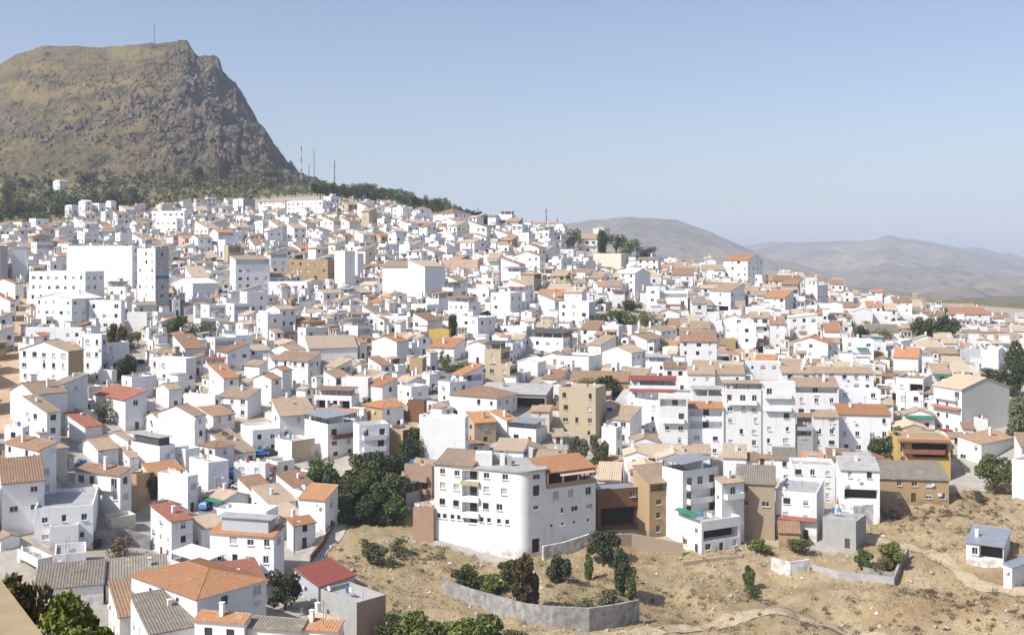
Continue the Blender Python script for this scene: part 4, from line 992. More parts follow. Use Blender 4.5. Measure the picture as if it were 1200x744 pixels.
# ---------------------------------------------------------------- the curved apartment building
def curved_block():
    DC = 199.0
    C = px(614, 652, DC); zE = (VH-554)/F*DC            # corner foot and eave height
    Lp, Rp = px(509, 640, 205.5), px(698, 632, 207.5)
    root = empty('apartment_building', (C.x, C.y, C.z)); 
    def loc2(p): return Vector((p.x-C.x, p.y-C.y, 0))
    l, r = loc2(Lp), loc2(Rp); ul, ur = l.normalized(), r.normalized(); k = 1.3
    pl, pr = ul*k, ur*k
    h = zE-C.z; hR = (VH-573)/F*(DC+2)-C.z              # right wing is one storey lower
    mb = MB(); wins = []
    def seg(a, b, z1, ops):
        ux = (b-a).normalized(); n = Vector((ux.y, -ux.x, 0)); W = (b-a).length
        got = facade(mb, a, ux, n, W, 0.0, z1, ops, 0)
        mb.poly([(a.x,a.y,-4),(b.x,b.y,-4),(b.x,b.y,0),(a.x,a.y,0)], 0)
        for g in got: wins.append((a, ux, n, g))
    WL = (pl-l).length
    def tx(x): return (x-540)/(1048-540)*WL              # abscissa along the left front
    ops = []
    for x, z in ((592,.35),(682,.5),(862,.5),(975,.5)): ops.append((tx(x)-.55, tx(x)+.55, h-z-1.05, h-z, .22, 'w'))
    for x, z in ((592,3.0),(678,3.1),(862,3.1),(968,3.2)): ops.append((tx(x)-.6, tx(x)+.6, h-z-1.2, h-z, .22, 'bl'))
    for x, z in ((590,6.1),(675,6.2),(858,6.2),(940,6.2)): ops.append((tx(x)-.6, tx(x)+.6, h-z-1.2, h-z, .22, 'wb' if x < 900 else 'w'))
    for x in (567,605,653,693,833,877,937,987): ops.append((tx(x)-.4, tx(x)+.4, h-9.9, h-9.0, .22, 'w'))
    for k_ in range(4):
        zt = h-.35-k_*3.0
        if k_ < 3: ops.append((tx(712), tx(816), zt-2.0, zt, 1.7, 'log'))
        else: ops.append((tx(722), tx(806), zt-.95, zt, 1.0, 'log'))
    seg(l, pl, h, ops)
    # rounded corner
    pts = [pl]
    for i in range(1, 8):
        t = i/8; pts.append(pl*(1-t)**2+pr*t**2)
    pts.append(pr)
    for i in range(len(pts)-1): seg(pts[i], pts[i+1], h, [])
    # right wing: tall bay, then the lower front
    q = r*0.20 + pr*0.0; q = ur*(k+(r.length-k)*0.235)
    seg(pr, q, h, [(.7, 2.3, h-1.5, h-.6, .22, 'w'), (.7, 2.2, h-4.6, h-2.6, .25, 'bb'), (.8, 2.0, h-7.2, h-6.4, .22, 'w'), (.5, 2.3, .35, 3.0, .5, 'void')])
    WR = (r-q).length
    def ty(x): return (x-168)/(490-168)*WR
    ops = []
    for x, kd in ((232,'bl'),(328,'bl'),(442,'w')): ops.append((ty(x)-.65, ty(x)+.65, hR-2.3, hR-.8, .22, kd))
    for x, w_, kd in ((272,.35,'w'),(352,.75,'w'),(450,.8,'bl')): ops.append((ty(x)-w_, ty(x)+w_, hR-5.1, hR-4.1, .22, kd))
    for x in (205,275,350,440): ops.append((ty(x)-.3, ty(x)+.3, hR-7.5, hR-6.9, .22, 'w'))
    seg(q, r, hR, ops)
    # back and ends
    dl, dr = Vector((.35,1,0)).normalized()*11, Vector((-.1,1,0)).normalized()*10
    bl_, br_ = l+dl, r+dr
    def wall(a, b, z1): mb.poly([(a.x,a.y,-4),(b.x,b.y,-4),(b.x,b.y,z1),(a.x,a.y,z1)], 0)
    wall(bl_, l, h); wall(r, br_, hR); qb = q+dr; wall(qb, q, h); wall(br_, qb, hR); wall(qb, bl_, h)
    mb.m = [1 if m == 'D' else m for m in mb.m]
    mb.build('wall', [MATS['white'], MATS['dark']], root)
    rf = MB(); out = [l, *pts, q, qb, bl_]; cen = sum(out, Vector())/len(out)
    rf.slab([(p.x+(p-cen).normalized().x*.45, p.y+(p-cen).normalized().y*.45, h+.32) for p in out], .3)
    roof = rf.build('roof', MATS['slabgrey'], root)
    rf = MB(); rf.slab([(p.x,p.y,hR+.0) for p in (q, r, br_, qb)], .15); rf.build('terrace_floor', MATS['slabred'], root)
    # tiled wedge over the left end
    a, b_ = l-ul*.4*-1, l-ul*7.0
    tb = MB(); nn = Vector((-ul.y, ul.x, 0)); nn = nn if nn.y > 0 else -nn
    A, B = l-nn*.3, l-ul*8.2-nn*.3
    tile_slope(tb, (A.x,A.y,h+.5), (B.x,B.y,h+.5), ((B+nn*6.5).x,(B+nn*6.5).y,h+2.5), ((A+nn*6.5).x,(A+nn*6.5).y,h+2.5), 0)
    tb.build('tiled_roof', MATS['tiletan'], root)
    # roof-top walls and stacks
    for i, (fx, dy, w_, d_, hh, m_) in enumerate(((.52,3.5,3.2,2.6,2.4,'white2'),(.72,4.5,1.0,1.0,2.2,'white3'),(.82,3.8,.9,.9,1.9,'grey'),(.62,6,4.5,2,1.6,'grey'))):
        p = l+(pl-l)*fx+nn*dy; bx = MB(); bx.box(p.x-w_/2,p.x+w_/2,p.y-d_/2,p.y+d_/2,h+.3,h+.3+hh); bx.build('roof_structure' if i in (0, 3) else 'chimney', MATS[m_], roof)
    # right wing terrace: posts, awning and tiled roof
    pb = MB(); n2 = Vector((-ur.y, ur.x, 0)); n2 = n2 if n2.y > 0 else -n2; hz = hR+2.9
    for t in np.linspace(.06, .97, 4):
        p = q.lerp(r, t)+n2*.4; pb.box(p.x-.15,p.x+.15,p.y-.15,p.y+.15,hR,hz)
    pb.build('terrace_posts', MATS['white'], root)
    pb = MB()
    for t0, t1 in ((0,1),):
        a, b_ = q.lerp(r, t0), q.lerp(r, t1); pb.slab([(a.x,a.y,hR+.75),(b_.x,b_.y,hR+.75),((b_+n2*.18).x,(b_+n2*.18).y,hR+.75),((a+n2*.18).x,(a+n2*.18).y,hR+.75)], .75)
    pb.build('terrace_parapet', MATS['tan'], root)
    a, b_ = q+n2*5.0, r+n2*5.0
    pb = MB(); pb.slab([(a.x,a.y,hz),(b_.x,b_.y,hz),((b_+n2*.2).x,(b_+n2*.2).y,hz),((a+n2*.2).x,(a+n2*.2).y,hz)], 2.9); pb.build('terrace_wall', MATS['brown'], root)
    tb = MB(); A, B = q-n2*.3-ur*.2, r-n2*.3+ur*.1; Cc, Dd = B+n2*6.2, A+n2*6.2
    tile_slope(tb, (A.x,A.y,hz), (B.x,B.y,hz), (Cc.x,Cc.y,hz+1.9), (Dd.x,Dd.y,hz+1.9), 0); tb.build('tiled_roof', MATS['tileorange'], root)
    ab = MB(); A, B = q-n2*.8+ur*3, r-n2*.8-ur*.6; ab.slab([(A.x,A.y,hz-.75),(B.x,B.y,hz-.75),((B+n2*1.0).x,(B+n2*1.0).y,hz-.2),((A+n2*1.0).x,(A+n2*1.0).y,hz-.2)], .05); ab.build('awning', MATS['pink'], root)
    for i, t in enumerate((.3, .52, .7, .85)):
        p = q.lerp(r, t)+n2*1.2; vb = MB(); rr = random.Random(i)
        for k_ in range(60):
            c_ = Vector((p.x+rr.gauss(0,.35), p.y+rr.gauss(0,.3), hR+.5+abs(rr.gauss(0,.5)))); d1 = Vector((rr.uniform(-1,1),rr.uniform(-1,1),rr.uniform(-.5,1))).normalized()*.18; d2 = Vector((rr.uniform(-1,1),rr.uniform(-1,1),rr.uniform(-1,1))).normalized()*.14
            vb.poly([c_-d1, c_+d2, c_+d1, c_-d2])
        vb.build('potted_plant', LEAF['green'], root)
    # balcony slabs and rails in the recess
    for k_ in range(3):
        zt = h-.35-k_*3.0-2.0; a = l+(pl-l).normalized()*tx(708); b_ = l+(pl-l).normalized()*tx(820); o_ = -nn*.55
        bb = MB(); bb.slab([((a+o_).x,(a+o_).y,zt+.05),((b_+o_).x,(b_+o_).y,zt+.05),((b_-nn*.02).x,(b_-nn*.02).y,zt+.05),((a-nn*.02).x,(a-nn*.02).y,zt+.05)], .95 if k_ else .8)
        bb.build('balcony', MATS['white3' if k_ else 'beige'], root)
    for a, ux, n, (x0, x1, z0, z1, dep, kd) in wins:
        if kd in ('log', 'void'):
            if kd == 'log' and x1-x0 > 2.5: place_window(root, 'wb', a, ux, n, x0+1.7, z0-.1, 1.4, min(2.0, z1-z0), dep-.02, True)
            continue
        place_window(root, kd, a, ux, n, (x0+x1)/2, z0, x1-x0, z1-z0, dep, True)
    tag(root, 'large white apartment building with a rounded corner and tall windowed front above the dry slope', 'apartment block', 'whitewashed houses of the hillside town')
    cor = [(p.x+C.x, p.y+C.y) for p in (l, Vector((0,0,0)), r, br_, bl_)]
    HOUSES.append(dict(o=root, u=603, v=595, u0=509, u1=699, v0=535, v1=652, D=DC, cor=cor, w=190, h=115, hm=h, w1=18, w2=16, rk='F', wc='w', rc='s', opts={}, desc=None, src='hand', storeys=5, label=root['label']))
    return root

# ---------------------------------------------------------------- leaves
LEAF = {}
def leaf_mat(name, c1, c2, c3):
    m, nt, b = base_mat(name, 0.75, 0.25)
    geo = N(nt, 'ShaderNodeNewGeometry'); oi = N(nt, 'ShaderNodeObjectInfo')
    v = N(nt, 'ShaderNodeTexWhiteNoise'); nt.links.new(geo.outputs['Random Per Island'], v.inputs['Vector'])
    a = mixc(nt, geo.outputs['Random Per Island'], c1, c2)
    a = mixc(nt, maprange(nt, noise_n(nt, 0.35, 4, 0.6, geo.outputs['Position']), 0.45, 0.7, 0, 0.8), a, c3)
    hsv = N(nt, 'ShaderNodeHueSaturation'); nt.links.new(a, hsv.inputs['Color'])
    nt.links.new(maprange(nt, oi.outputs['Random'], 0, 1, 0.7, 1.2), hsv.inputs['Value']); nt.links.new(maprange(nt, oi.outputs['Random'], 0, 1, 0.485, 0.505), hsv.inputs['Hue'])
    nt.links.new(hsv.outputs[0], b.inputs['Base Color'])
    LEAF[name] = m
leaf_mat('green', (0.080,0.112,0.034), (0.118,0.15,0.044), (0.13,0.13,0.05))
leaf_mat('dark', (0.050,0.075,0.030), (0.075,0.10,0.038), (0.082,0.086,0.038))
leaf_mat('olive', (0.111,0.124,0.065), (0.150,0.150,0.081), (0.130,0.111,0.058))
leaf_mat('pine', (0.050,0.075,0.032), (0.075,0.10,0.04), (0.068,0.072,0.034))
leaf_mat('bright', (0.130,0.169,0.033), (0.182,0.202,0.046), (0.111,0.130,0.039))
leaf_mat('rust', (0.124,0.111,0.039), (0.169,0.111,0.052), (0.078,0.091,0.033))
leaf_mat('scrub', (0.15,0.12,0.06), (0.20,0.15,0.08), (0.12,0.095,0.05))
leaf_mat('silver', (0.42,0.42,0.40), (0.30,0.32,0.26), (0.20,0.14,0.12))
simple('bark', (0.10,0.075,0.055), (0.06,0.045,0.035), 4, 0.95)
simple('barkpale', (0.22,0.18,0.13), (0.14,0.11,0.08), 4, 0.95)
TREEM = {}
def tree_meshes(kind, n, seed):
    """unit tree: height 1, crown about 1 wide; trunk tapers into limbs that end inside the clumps"""
    key = (kind, n, seed)
    if key in TREEM: return TREEM[key]
    r = random.Random(hash((kind, n, seed)) & 0xffff if False else seed*131+n+len(kind)*17)
    tr, cr = MB(), MB(); clumps = []
    if kind == 'cypress':
        tr.bar((0,0,-.08), (0,0,.9), .03, 0, 6, .008)
        for k in range(26):
            z = .08+.9*k/26; rad = .32*math.sin(math.pi*min(1,.18+.82*(1-z)))**.8; a = r.uniform(0, 6.3); q = r.uniform(.2, .75)*rad
            clumps.append((Vector((math.cos(a)*q, math.sin(a)*q, z)), rad*.6+.03))
    elif kind == 'bush':
        for k in range(5):
            a = r.uniform(0, 6.3); q = r.uniform(.1,.35); p = Vector((math.cos(a)*q, math.sin(a)*q, r.uniform(.35,.7)))
            tr.bar((p.x*.25,p.y*.25,-.1), p, .022, 0, 5, .008)
        for k in range(13):
            a = r.uniform(0, 6.3); q = r.uniform(0, .40); z = r.uniform(.12, .8)*(1-.5*q)
            clumps.append((Vector((math.cos(a)*q, math.sin(a)*q, z)), r.uniform(.12,.24)))
    else:
        hb = {'broad':.20,'olive':.18,'pine':.30}[kind]; top = Vector((r.uniform(-.05,.05), r.uniform(-.05,.05), hb))
        tr.bar((0,0,-.1), top, .045, 0, 7, .032)
        nl = {'broad':7,'olive':6,'pine':6}[kind]
        for k in range(nl):
            a = 6.283*k/nl+r.uniform(-.4,.4); q = r.uniform(.18,.38); z = r.uniform(hb+.12, .88) if kind != 'pine' else r.uniform(.42,.9)
            p = Vector((math.cos(a)*q, math.sin(a)*q, z)); mid = top.lerp(p, .5)+Vector((0,0,-.04))
            tr.bar(top, mid, .022, 0, 5, .014); tr.bar(mid, p, .014, 0, 4, .005)
            clumps.append((p, r.uniform(.17,.26)))
            for j in range(2): clumps.append((p+Vector((r.uniform(-.18,.18), r.uniform(-.18,.18), r.uniform(-.22,.08))), r.uniform(.13,.21)))
        p = top+Vector((0,0,.5*(1-hb))); tr.bar(top, p, .025, 0, 5, .008); clumps.append((p, .24)); clumps.append((p+Vector((.05,-.06,-.2)), .22))
    per = max(4, n//len(clumps)); ls = {True:.033, False:.060}[n > 900] if n > 300 else .10
    for c, rad in clumps:
        for k in range(per):
            d = Vector((r.gauss(0,1), r.gauss(0,1), r.gauss(0,1))).normalized()*rad*r.uniform(.45,1.05)**.6
            p = c+Vector((d.x, d.y, d.z*.8)); 
            if p.z < .01: p.z = abs(p.z)+.01
            e = ls*r.uniform(.7,1.5)
            d1 = (d.normalized()*.5+Vector((r.uniform(-1,1), r.uniform(-1,1), r.uniform(-1,1)))).normalized(); d2 = d1.cross(Vector((r.uniform(-1,1), r.uniform(-1,1), r.uniform(-1,1)))).normalized()
            cr.poly([p-d1*e, p+d2*e*.7, p+d1*e, p-d2*e*.7])
    TREEM[key] = (tr.mesh('trunk', [MATS['bark']]), cr)
    return TREEM[key]
CROWNS = {}
def tree(u, v, hp, wp, kind='broad', leaf='green', label=None, cat='tree', group=None, D=None, n=None, name=None):
    g_ = D is None; D = D or depth_at(u, v); p = px(u, v, D); s = D/F
    if g_: p.z = GBVH_z(p.x, p.y)
    n = n or (6200 if hp > 44 else 3600 if hp > 26 else 1000 if hp > 15 else 300)
    sd = rnd.randint(0, 3); tm, cr = tree_meshes(kind, n, sd)
    ck = (kind, n, sd, leaf)
    if ck not in CROWNS: CROWNS[ck] = cr.mesh('crown', [LEAF[leaf]])
    root = empty(name or {'broad':'tree','olive':'olive_tree','pine':'pine_tree','cypress':'cypress_tree','bush':'bush'}[kind], p, rnd.uniform(0, 6.28))
    kw = {'cypress':.75, 'bush':1.05, 'pine':1.15}.get(kind, 1.15)
    root.scale = (wp*s/kw, wp*s/kw, hp*s)
    new_obj('trunk' if kind != 'bush' else 'stems', tm, root); new_obj('crown' if kind != 'bush' else 'foliage', CROWNS[ck], root)
    tag(root, label, cat, group)
    return root
from mathutils.bvhtree import BVHTree
_gme = g.data; _bv = BVHTree.FromPolygons([v.co for v in _gme.vertices], [p.vertices for p in _gme.polygons])
def GBVH_z(x, y):
    h_ = _bv.ray_cast(Vector((x, y, 500)), Vector((0,0,-1)))
    return h_[0].z if h_[0] else gz(x, y)
curved_block()

# ---------------------------------------------------------------- trees and bushes that can be told apart
G = 'trees and bushes among the houses'
def nb(lbl): return lbl
TREES = [
 (396,592,42,44,'broad','dark','dark green tree at the left end of the dense grove below the tan block'),
 (418,600,46,46,'broad','green','large dark tree in the front of the dense grove below the tan block'),
 (444,603,52,48,'broad','green','tallest green tree in the middle of the dense grove beside the open pavilion'),
 (466,597,38,38,'broad','olive','dark tree at the right end of the grove beside the open pavilion'),
 (428,578,46,50,'broad','green','tree at the back of the grove below the stepped balconies'),
 (452,574,44,44,'broad','dark','dark tree at the back of the grove near the bare tan block'),
 (376,572,36,36,'broad','green','small tree at the back left of the grove under the brown balcony house'),
 (488,548,44,22,'cypress','green','slim green tree in front of the bare tan block'),
 (476,556,40,20,'cypress','dark','dark slim tree left of the tall blank white block'),
 (333,714,44,44,'broad','dark','dark green round tree between the red sheet roof and white houses'),
 (547,688,34,36,'bush','green','green bush below the left front of the curved apartment building'),
 (572,692,30,42,'bush','bright','bright green bush at the foot of the curved apartment building'),
 (596,686,34,34,'bush','green','green bush right beside the tall rusty-brown tree'),
 (618,716,78,44,'bush','rust','tall rusty green tree with yellowish leaves on the retaining wall'),
 (657,684,40,34,'bush','dark','dark spiky bush above the curved retaining wall'),
 (690,676,36,18,'bush','green','narrow green bush between the spiky bush and the dark tree'),
 (707,660,40,42,'broad','dark','dark tree under the right end of the curved apartment building'),
 (728,704,52,20,'cypress','dark','slim dark tree at the right end of the curved retaining wall'),
 (739,708,38,18,'cypress','green','slim green shrub on the right end of the curved retaining wall'),
 (656,714,18,34,'bush','olive','low grey-green shrub on the retaining wall, left one of the hedge'),
 (684,716,20,40,'bush','olive','low grey-green shrub in the middle of the hedge on the retaining wall'),
 (712,714,28,36,'bush','olive','taller olive-green shrub at the right of the hedge on the retaining wall'),
 (440,662,30,38,'bush','olive','grey-green bush on the dry slope right of the dirt path'),
 (466,652,26,32,'bush','olive','grey-green bush on the dry slope below the brick annex'),
 (458,672,18,16,'bush','green','small green bush on the dry slope below two larger ones'),
 (430,648,20,22,'bush','olive','small bush nearest the dirt path on the dry slope'),
 (484,762,52,66,'bush','bright','left part of the big yellow-green bushes at the bottom edge'),
 (524,768,66,84,'bush','bright','largest yellow-green bush at the bottom edge'),
 (568,764,60,66,'bush','green','right one of the big yellow-green bushes at the bottom edge'),
 (458,758,40,52,'bush','green','leftmost and lowest of the yellow-green bushes at the bottom edge'),
 (548,772,62,74,'bush','bright','yellow-green bush between the largest one and the right one at the bottom edge'),
 (598,766,40,50,'bush','olive','greyish bush at the right end of the bottom edge bushes'),
 (505,774,60,60,'bush','green','yellow-green bush just left of the largest one at the bottom edge'),
 (408,610,40,46,'bush','green','bushy shrub at the front edge of the dense grove, left side'),
 (432,612,42,50,'bush','dark','bushy shrub at the front edge of the dense grove, middle'),
 (456,610,40,46,'bush','green','bushy shrub at the front edge of the dense grove, right side'),
 (384,604,30,34,'bush','green','small shrub beside the top of the dirt path'),
 (878,684,34,20,'bush','green','green bush on the dry slope below the rubble-walled building'),
 (884,700,24,22,'bush','green','lower green bush on the dry slope under the rubble-walled building'),
 (889,652,24,36,'bush','bright','bright green bush at the foot of the rubble-walled building'),
 (934,652,22,40,'bush','green','green creeper bush in front of the red tiled awning house'),
 (948,575,14,34,'bush','green','planters of greenery on the terrace of the red tiled awning house'),
 (1012,668,30,26,'bush','green','green bush below the bare grey concrete cube'),
 (1049,668,34,34,'bush','bright','yellow-green bush in the corner of the walled plot'),
 (1031,674,26,26,'bush','scrub','dry pale bush between two green ones in the walled plot'),
 (1036,546,40,42,'broad','dark','dark green tree between the many-windowed white house and the yellow house'),
 (1164,580,44,46,'broad','green','green tree below the low red-brown roofed house at the right edge'),
 (1148,588,18,24,'bush','olive','small bush left of the tree below the red-brown roof'),
 (1170,462,30,46,'bush','green','green shrubs behind the huge concrete gable wall'),
 (1195,522,60,34,'broad','olive','tall grey-green tree right of the huge concrete gable wall'),
 (1196,470,66,40,'pine','pine','dark tall pine at the right edge above the concrete gable'),
 (1160,448,22,34,'bush','dark','dark shrub above the roof of the concrete gable house'),
 (122,496,26,36,'broad','olive','rounded olive-green tree among the left houses'),
 (146,450,34,36,'broad','dark','dark tree right of the small white garage'),
 (136,428,48,26,'broad','rust','dark reddish tree left of the garage tree'),
 (206,398,28,26,'broad','green','green tree left of two on the slope under the tower'),
 (233,404,26,44,'broad','olive','spreading tree right of the one under the tower'),
 (150,408,22,26,'bush','rust','reddish brown bush on the bare bank below the tower'),
 (266,530,22,24,'broad','dark','small dark tree above the sloping street'),
 (181,586,38,22,'bush','dark','dark bush right of the small tan flat house'),
 (140,652,26,44,'bush','scrub','dry brown bush in the waste plot beside the tall red-roofed house'),
 (112,640,14,26,'bush','olive','low weeds in the waste plot near the large grey-shaded block'),
 (608,388,16,34,'bush','green','green hedge bush in the terraced gardens right of the four dark windows'),
 (624,384,15,24,'bush','dark','dark hedge bush in the terraced gardens'),
 (572,378,15,22,'bush','green','garden shrub left of the building with four dark windows'),
 (489,378,16,26,'broad','green','small green tree left of the mustard house'),
 (504,380,17,24,'broad','green','small green tree right above the long blank pale wall'),
 (530,400,30,12,'cypress','dark','dark cypress right of the mustard house'),
 (522,436,18,26,'broad','green','green tree at the left of the plaza hedge'),
 (544,436,14,44,'bush','green','clipped hedge along the plaza'),
 (694,392,22,32,'broad','green','green tree at the left of the walled garden'),
 (716,392,28,38,'broad','green','large green tree in the middle of the walled garden'),
 (738,392,26,38,'broad','bright','yellowish green tree in the walled garden'),
 (757,390,24,30,'broad','green','green tree at the right of the walled garden'),
 (704,362,18,18,'bush','dark','dark round shrub above the walled garden'),
 (736,364,16,38,'bush','green','row of green shrubs under the four-window gable house'),
 (690,468,24,30,'broad','green','green tree left of two above the tan concrete block'),
 (712,470,28,32,'broad','dark','dark green tree right of two above the tan concrete block'),
 (760,500,17,38,'bush','bright','bright green bush below the grey lean-to house'),
 (676,552,38,28,'olive','olive','pale olive tree behind the brown-roofed terrace wing'),
 (702,556,44,28,'olive','olive','taller pale olive tree on the bank above the tan tiled house'),
 (806,414,15,24,'broad','dark','dark small tree left of the white three storey house'),
 (774,412,15,28,'bush','green','green shrub beside the flower garden'),
 (852,430,13,20,'bush','olive','grey-green shrub under the tan flat house'),
 (900,416,15,36,'bush','dark','dark hedge above the long row roof'),
 (1012,412,30,26,'broad','dark','dark tree right of the beige house with white roof edge'),
 (1032,412,26,26,'broad','green','green tree beside the low white house'),
 (1084,408,36,30,'broad','green','green tree left of two below the far orange-roofed building'),
 (1106,408,36,34,'broad','dark','dark tree right of two below the far orange-roofed building'),
 (1108,386,24,8,'cypress','dark','tall thin cypress at the end of the far orange-roofed building'),
 (1146,386,14,26,'bush','green','green shrubs in front of the far orange-roofed building'),
 (1064,402,22,24,'broad','olive','olive tree left of the far pair of trees'),
 (672,293,24,22,'broad','pine','dark conifer left of the villa with a balcony'),
 (690,271,14,24,'broad','pine','pine on the knoll left of the top villa'),
 (706,299,28,14,'cypress','pine','dark pointed conifer right of the villa with a balcony'),
 (722,297,22,34,'broad','dark','pine at the left of the clump right of the villas'),
 (738,303,22,38,'broad','green','pine in the middle of the clump right of the villas'),
 (756,307,18,36,'broad','dark','pine at the right of the clump right of the villas'),
 (774,310,13,30,'bush','green','low pine at the end of the clump toward the crest'),
 (788,312,17,18,'broad','rust','brownish tree just before the crest houses'),
 (801,312,17,18,'broad','pine','pine alone on the skyline before the crest houses'),
 (814,313,15,16,'pine','pine','small pine on the skyline nearest the crest houses'),
]
for t in TREES: tree(t[0], t[1], t[2], t[3], t[4], t[5], t[6], 'bush' if t[4] == 'bush' else 'tree')
# pines along the ridge
for i in range(62):
    u = 372+i*3.2+rnd.uniform(-2,2); row = i % 2
    v = float(np.interp(u, [372,440,500,560], [230,235,247,261]))+rnd.uniform(-3,2)+row*3
    tree(u, v, rnd.uniform(12,20)*(0.75 if u > 530 else 1), rnd.uniform(13,20), rnd.choice(('pine','broad')), rnd.choice(('pine','green','dark')), 'dark pine in the wood along the ridge behind the houses', 'tree', 'pines along the ridge', D=rnd.uniform(640, 740))
# dark trees at the foot of the mountain, far left
for i in range(27):
    u = rnd.uniform(-20, 165); t = u/175; v = rnd.uniform(238, 276-t*22); 
    if 60 < u < 140 and v > 248: v -= 10
    tree(u, v, rnd.uniform(14,26)*(1-.3*t), rnd.uniform(14,24), rnd.choice(('pine','broad','broad')), rnd.choice(('dark','green','dark')), 'dark tree in the wood at the left foot of the rocky mountain', 'tree', 'dark trees at the left foot of the mountain')
# single trees on the lower mountain slope
LONE = []
for u, v, hp in ((232,204,14),(317,205,13),(108,210,16),(98,214,14),(12,222,16),(30,218,14),(60,216,12),(128,216,10)):
    LONE.append((u, v, hp))
# olive trees of the grove, the nearest of them one by one and the rest in one mass
from mathutils.bvhtree import BVHTree
_gbv = BVHTree.FromPolygons([v.co for v in g.data.vertices], [p.vertices for p in g.data.polygons])
_mbv = BVHTree.FromPolygons([v.co for v in mo.data.vertices], [p.vertices for p in mo.data.polygons])
def hill_hit(u, v):
    d_ = px(u, v, 1.0).normalized(); best = None
    for bv in (_gbv, _mbv):
        h_ = bv.ray_cast(d_*450, d_)
        if h_[0] is not None and (best is None or h_[0].y < best.y): best = h_[0]
    return best
for u, v, hp in LONE:
    p = hill_hit(u, v+hp*.4)
    if p is not None: tree(u, v+hp*.4, hp, hp*1.1, 'broad', 'dark', 'dark round tree alone on the lower slope of the rocky mountain', 'tree', 'single trees on the mountain slope', D=p.y)
OL = MB(); k = 0; olr = random.Random(5)
for row in range(22):
    v0 = 262-row*3.0
    for c_ in range(62):
        u = -30+c_*7.0+(row % 2)*3.5+olr.uniform(-2.2,2.2); v = v0+olr.uniform(-1.3,1.3)+(u-180)*-0.008
        lim = float(np.interp(u, [-30,60,180,250,330,420], [262,256,246,241,232,228])); top_ = float(np.interp(u, [-30,80,150,250,330,420],[206,204,206,200,196,212]))
        if v > lim or v < top_ or u > 412 or olr.random() < .12+.5*max(0, (top_+14-v)/14): continue
        if 55 < u < 85 and 209 < v < 228: continue
        p = hill_hit(u, v)
        if p is None or p.y > 1150: continue
        D = p.y; s_ = olr.uniform(5.5,9.5); hp = s_*(700/D)
        if k < 70 and v > lim-9:
            tree(u, v, hp, hp*1.2, 'olive', olr.choice(('olive','green','dark')), 'small olive tree in the grove at the foot of the rocky mountain', 'tree', 'olive trees at the foot of the mountain', D=D); k += 1
        else:
            s = hp*D/F*1.15; OL.bar((p.x,p.y,p.z-.5), (p.x,p.y,p.z+s*.4), s*.05, 1, 4); mi = olr.choice((0,0,2))
            for q in range(34):
                d = Vector((olr.gauss(0,1), olr.gauss(0,1), olr.gauss(0,1))).normalized()*s*olr.uniform(.2,.52); c0 = p+Vector((0,0,s*.5))+Vector((d.x,d.y,d.z*.8))
                d1 = Vector((olr.uniform(-1,1),olr.uniform(-1,1),olr.uniform(-1,1))).normalized(); d2 = d1.cross(Vector((olr.uniform(-1,1),olr.uniform(-1,1),.3))).normalized(); e = s*.15
                OL.poly([c0-d1*e, c0+d2*e*.7, c0+d1*e, c0-d2*e*.7], mi)
# scrub dotted over the mountain
for k in range(420):
    u = olr.uniform(-20, 335); v = olr.uniform(70, 212); p = hill_hit(u, v)
    if p is None or p.y < 800: continue
    if noise.noise(p*.012) < -.05 and olr.random() < .8: continue
    s = olr.uniform(.8, 2.6)
    for q in range(12):
        d = Vector((olr.gauss(0,1), olr.gauss(0,1), abs(olr.gauss(0,1)))).normalized()*s*olr.uniform(.3,1); c0 = p+d*Vector((1,1,.7)) if False else p+Vector((d.x,d.y,d.z*.7))
        d1 = Vector((olr.uniform(-1,1),olr.uniform(-1,1),olr.uniform(-1,1))).normalized(); d2 = d1.cross(Vector((olr.uniform(-1,1),olr.uniform(-1,1),.3))).normalized(); e = s*.4
        OL.poly([c0-d1*e, c0+d2*e*.7, c0+d1*e, c0-d2*e*.7], 2)
tag(OL.build('olive_grove', [LEAF['olive'], MATS['bark'], LEAF['dark']]), kind='stuff')

# ---------------------------------------------------------------- paths, streets, walls
def strip(name, pts, width, mat, off=0.12, n=40):
    """ribbon laid over the ground through picture points, built at their real places"""
    P = [ground(u, v) for u, v in pts]; mb = MB(); C = []
    for i in range(n+1):
        t = i/n*(len(P)-1); k = min(int(t), len(P)-2); f = t-k
        a, b_, c_, d_ = P[max(k-1,0)], P[k], P[k+1], P[min(k+2,len(P)-1)]
        C.append(0.5*((2*b_)+(c_-a)*f+(2*a-5*b_+4*c_-d_)*f*f+(3*b_-a-3*c_+d_)*f**3))
    L = []
    for i, c_ in enumerate(C):
        d_ = (C[min(i+1,n)]-C[max(i-1,0)]); d_.z = 0; nn = Vector((-d_.y, d_.x, 0)).normalized(); wd = width*(1+.18*noise.noise(c_*.2))/2
        rowp = []
        for s_ in (-1, -.33, .33, 1):
            q = c_+nn*wd*s_; q.z = GBVH_z(q.x, q.y)+off; rowp.append(q)
        L.append(rowp)
    for i in range(n):
        for j in range(3): mb.poly([L[i][j], L[i][j+1], L[i+1][j+1], L[i+1][j]])
    return tag(mb.build(name, mat), kind='structure')
simple('dirt', (0.44,0.36,0.25), (0.37,0.29,0.19), 0.5, 0.97)
simple('palepath', (0.48,0.45,0.40), (0.38,0.35,0.30), 0.5, 0.97)
simple('asphalt', (0.16,0.155,0.15), (0.22,0.21,0.195), 0.3, 0.95)
simple('earthroad', (0.50,0.36,0.24), (0.42,0.30,0.20), 0.3, 0.97)
strip('dirt_path', [(398,600),(392,622),(376,640),(362,662),(358,690)], 3.6, MATS['palepath'])
strip('dirt_track', [(570,757),(640,751),(760,742),(850,727),(930,724),(1010,738),(1060,752)], 4.2, MATS['dirt'], n=60)
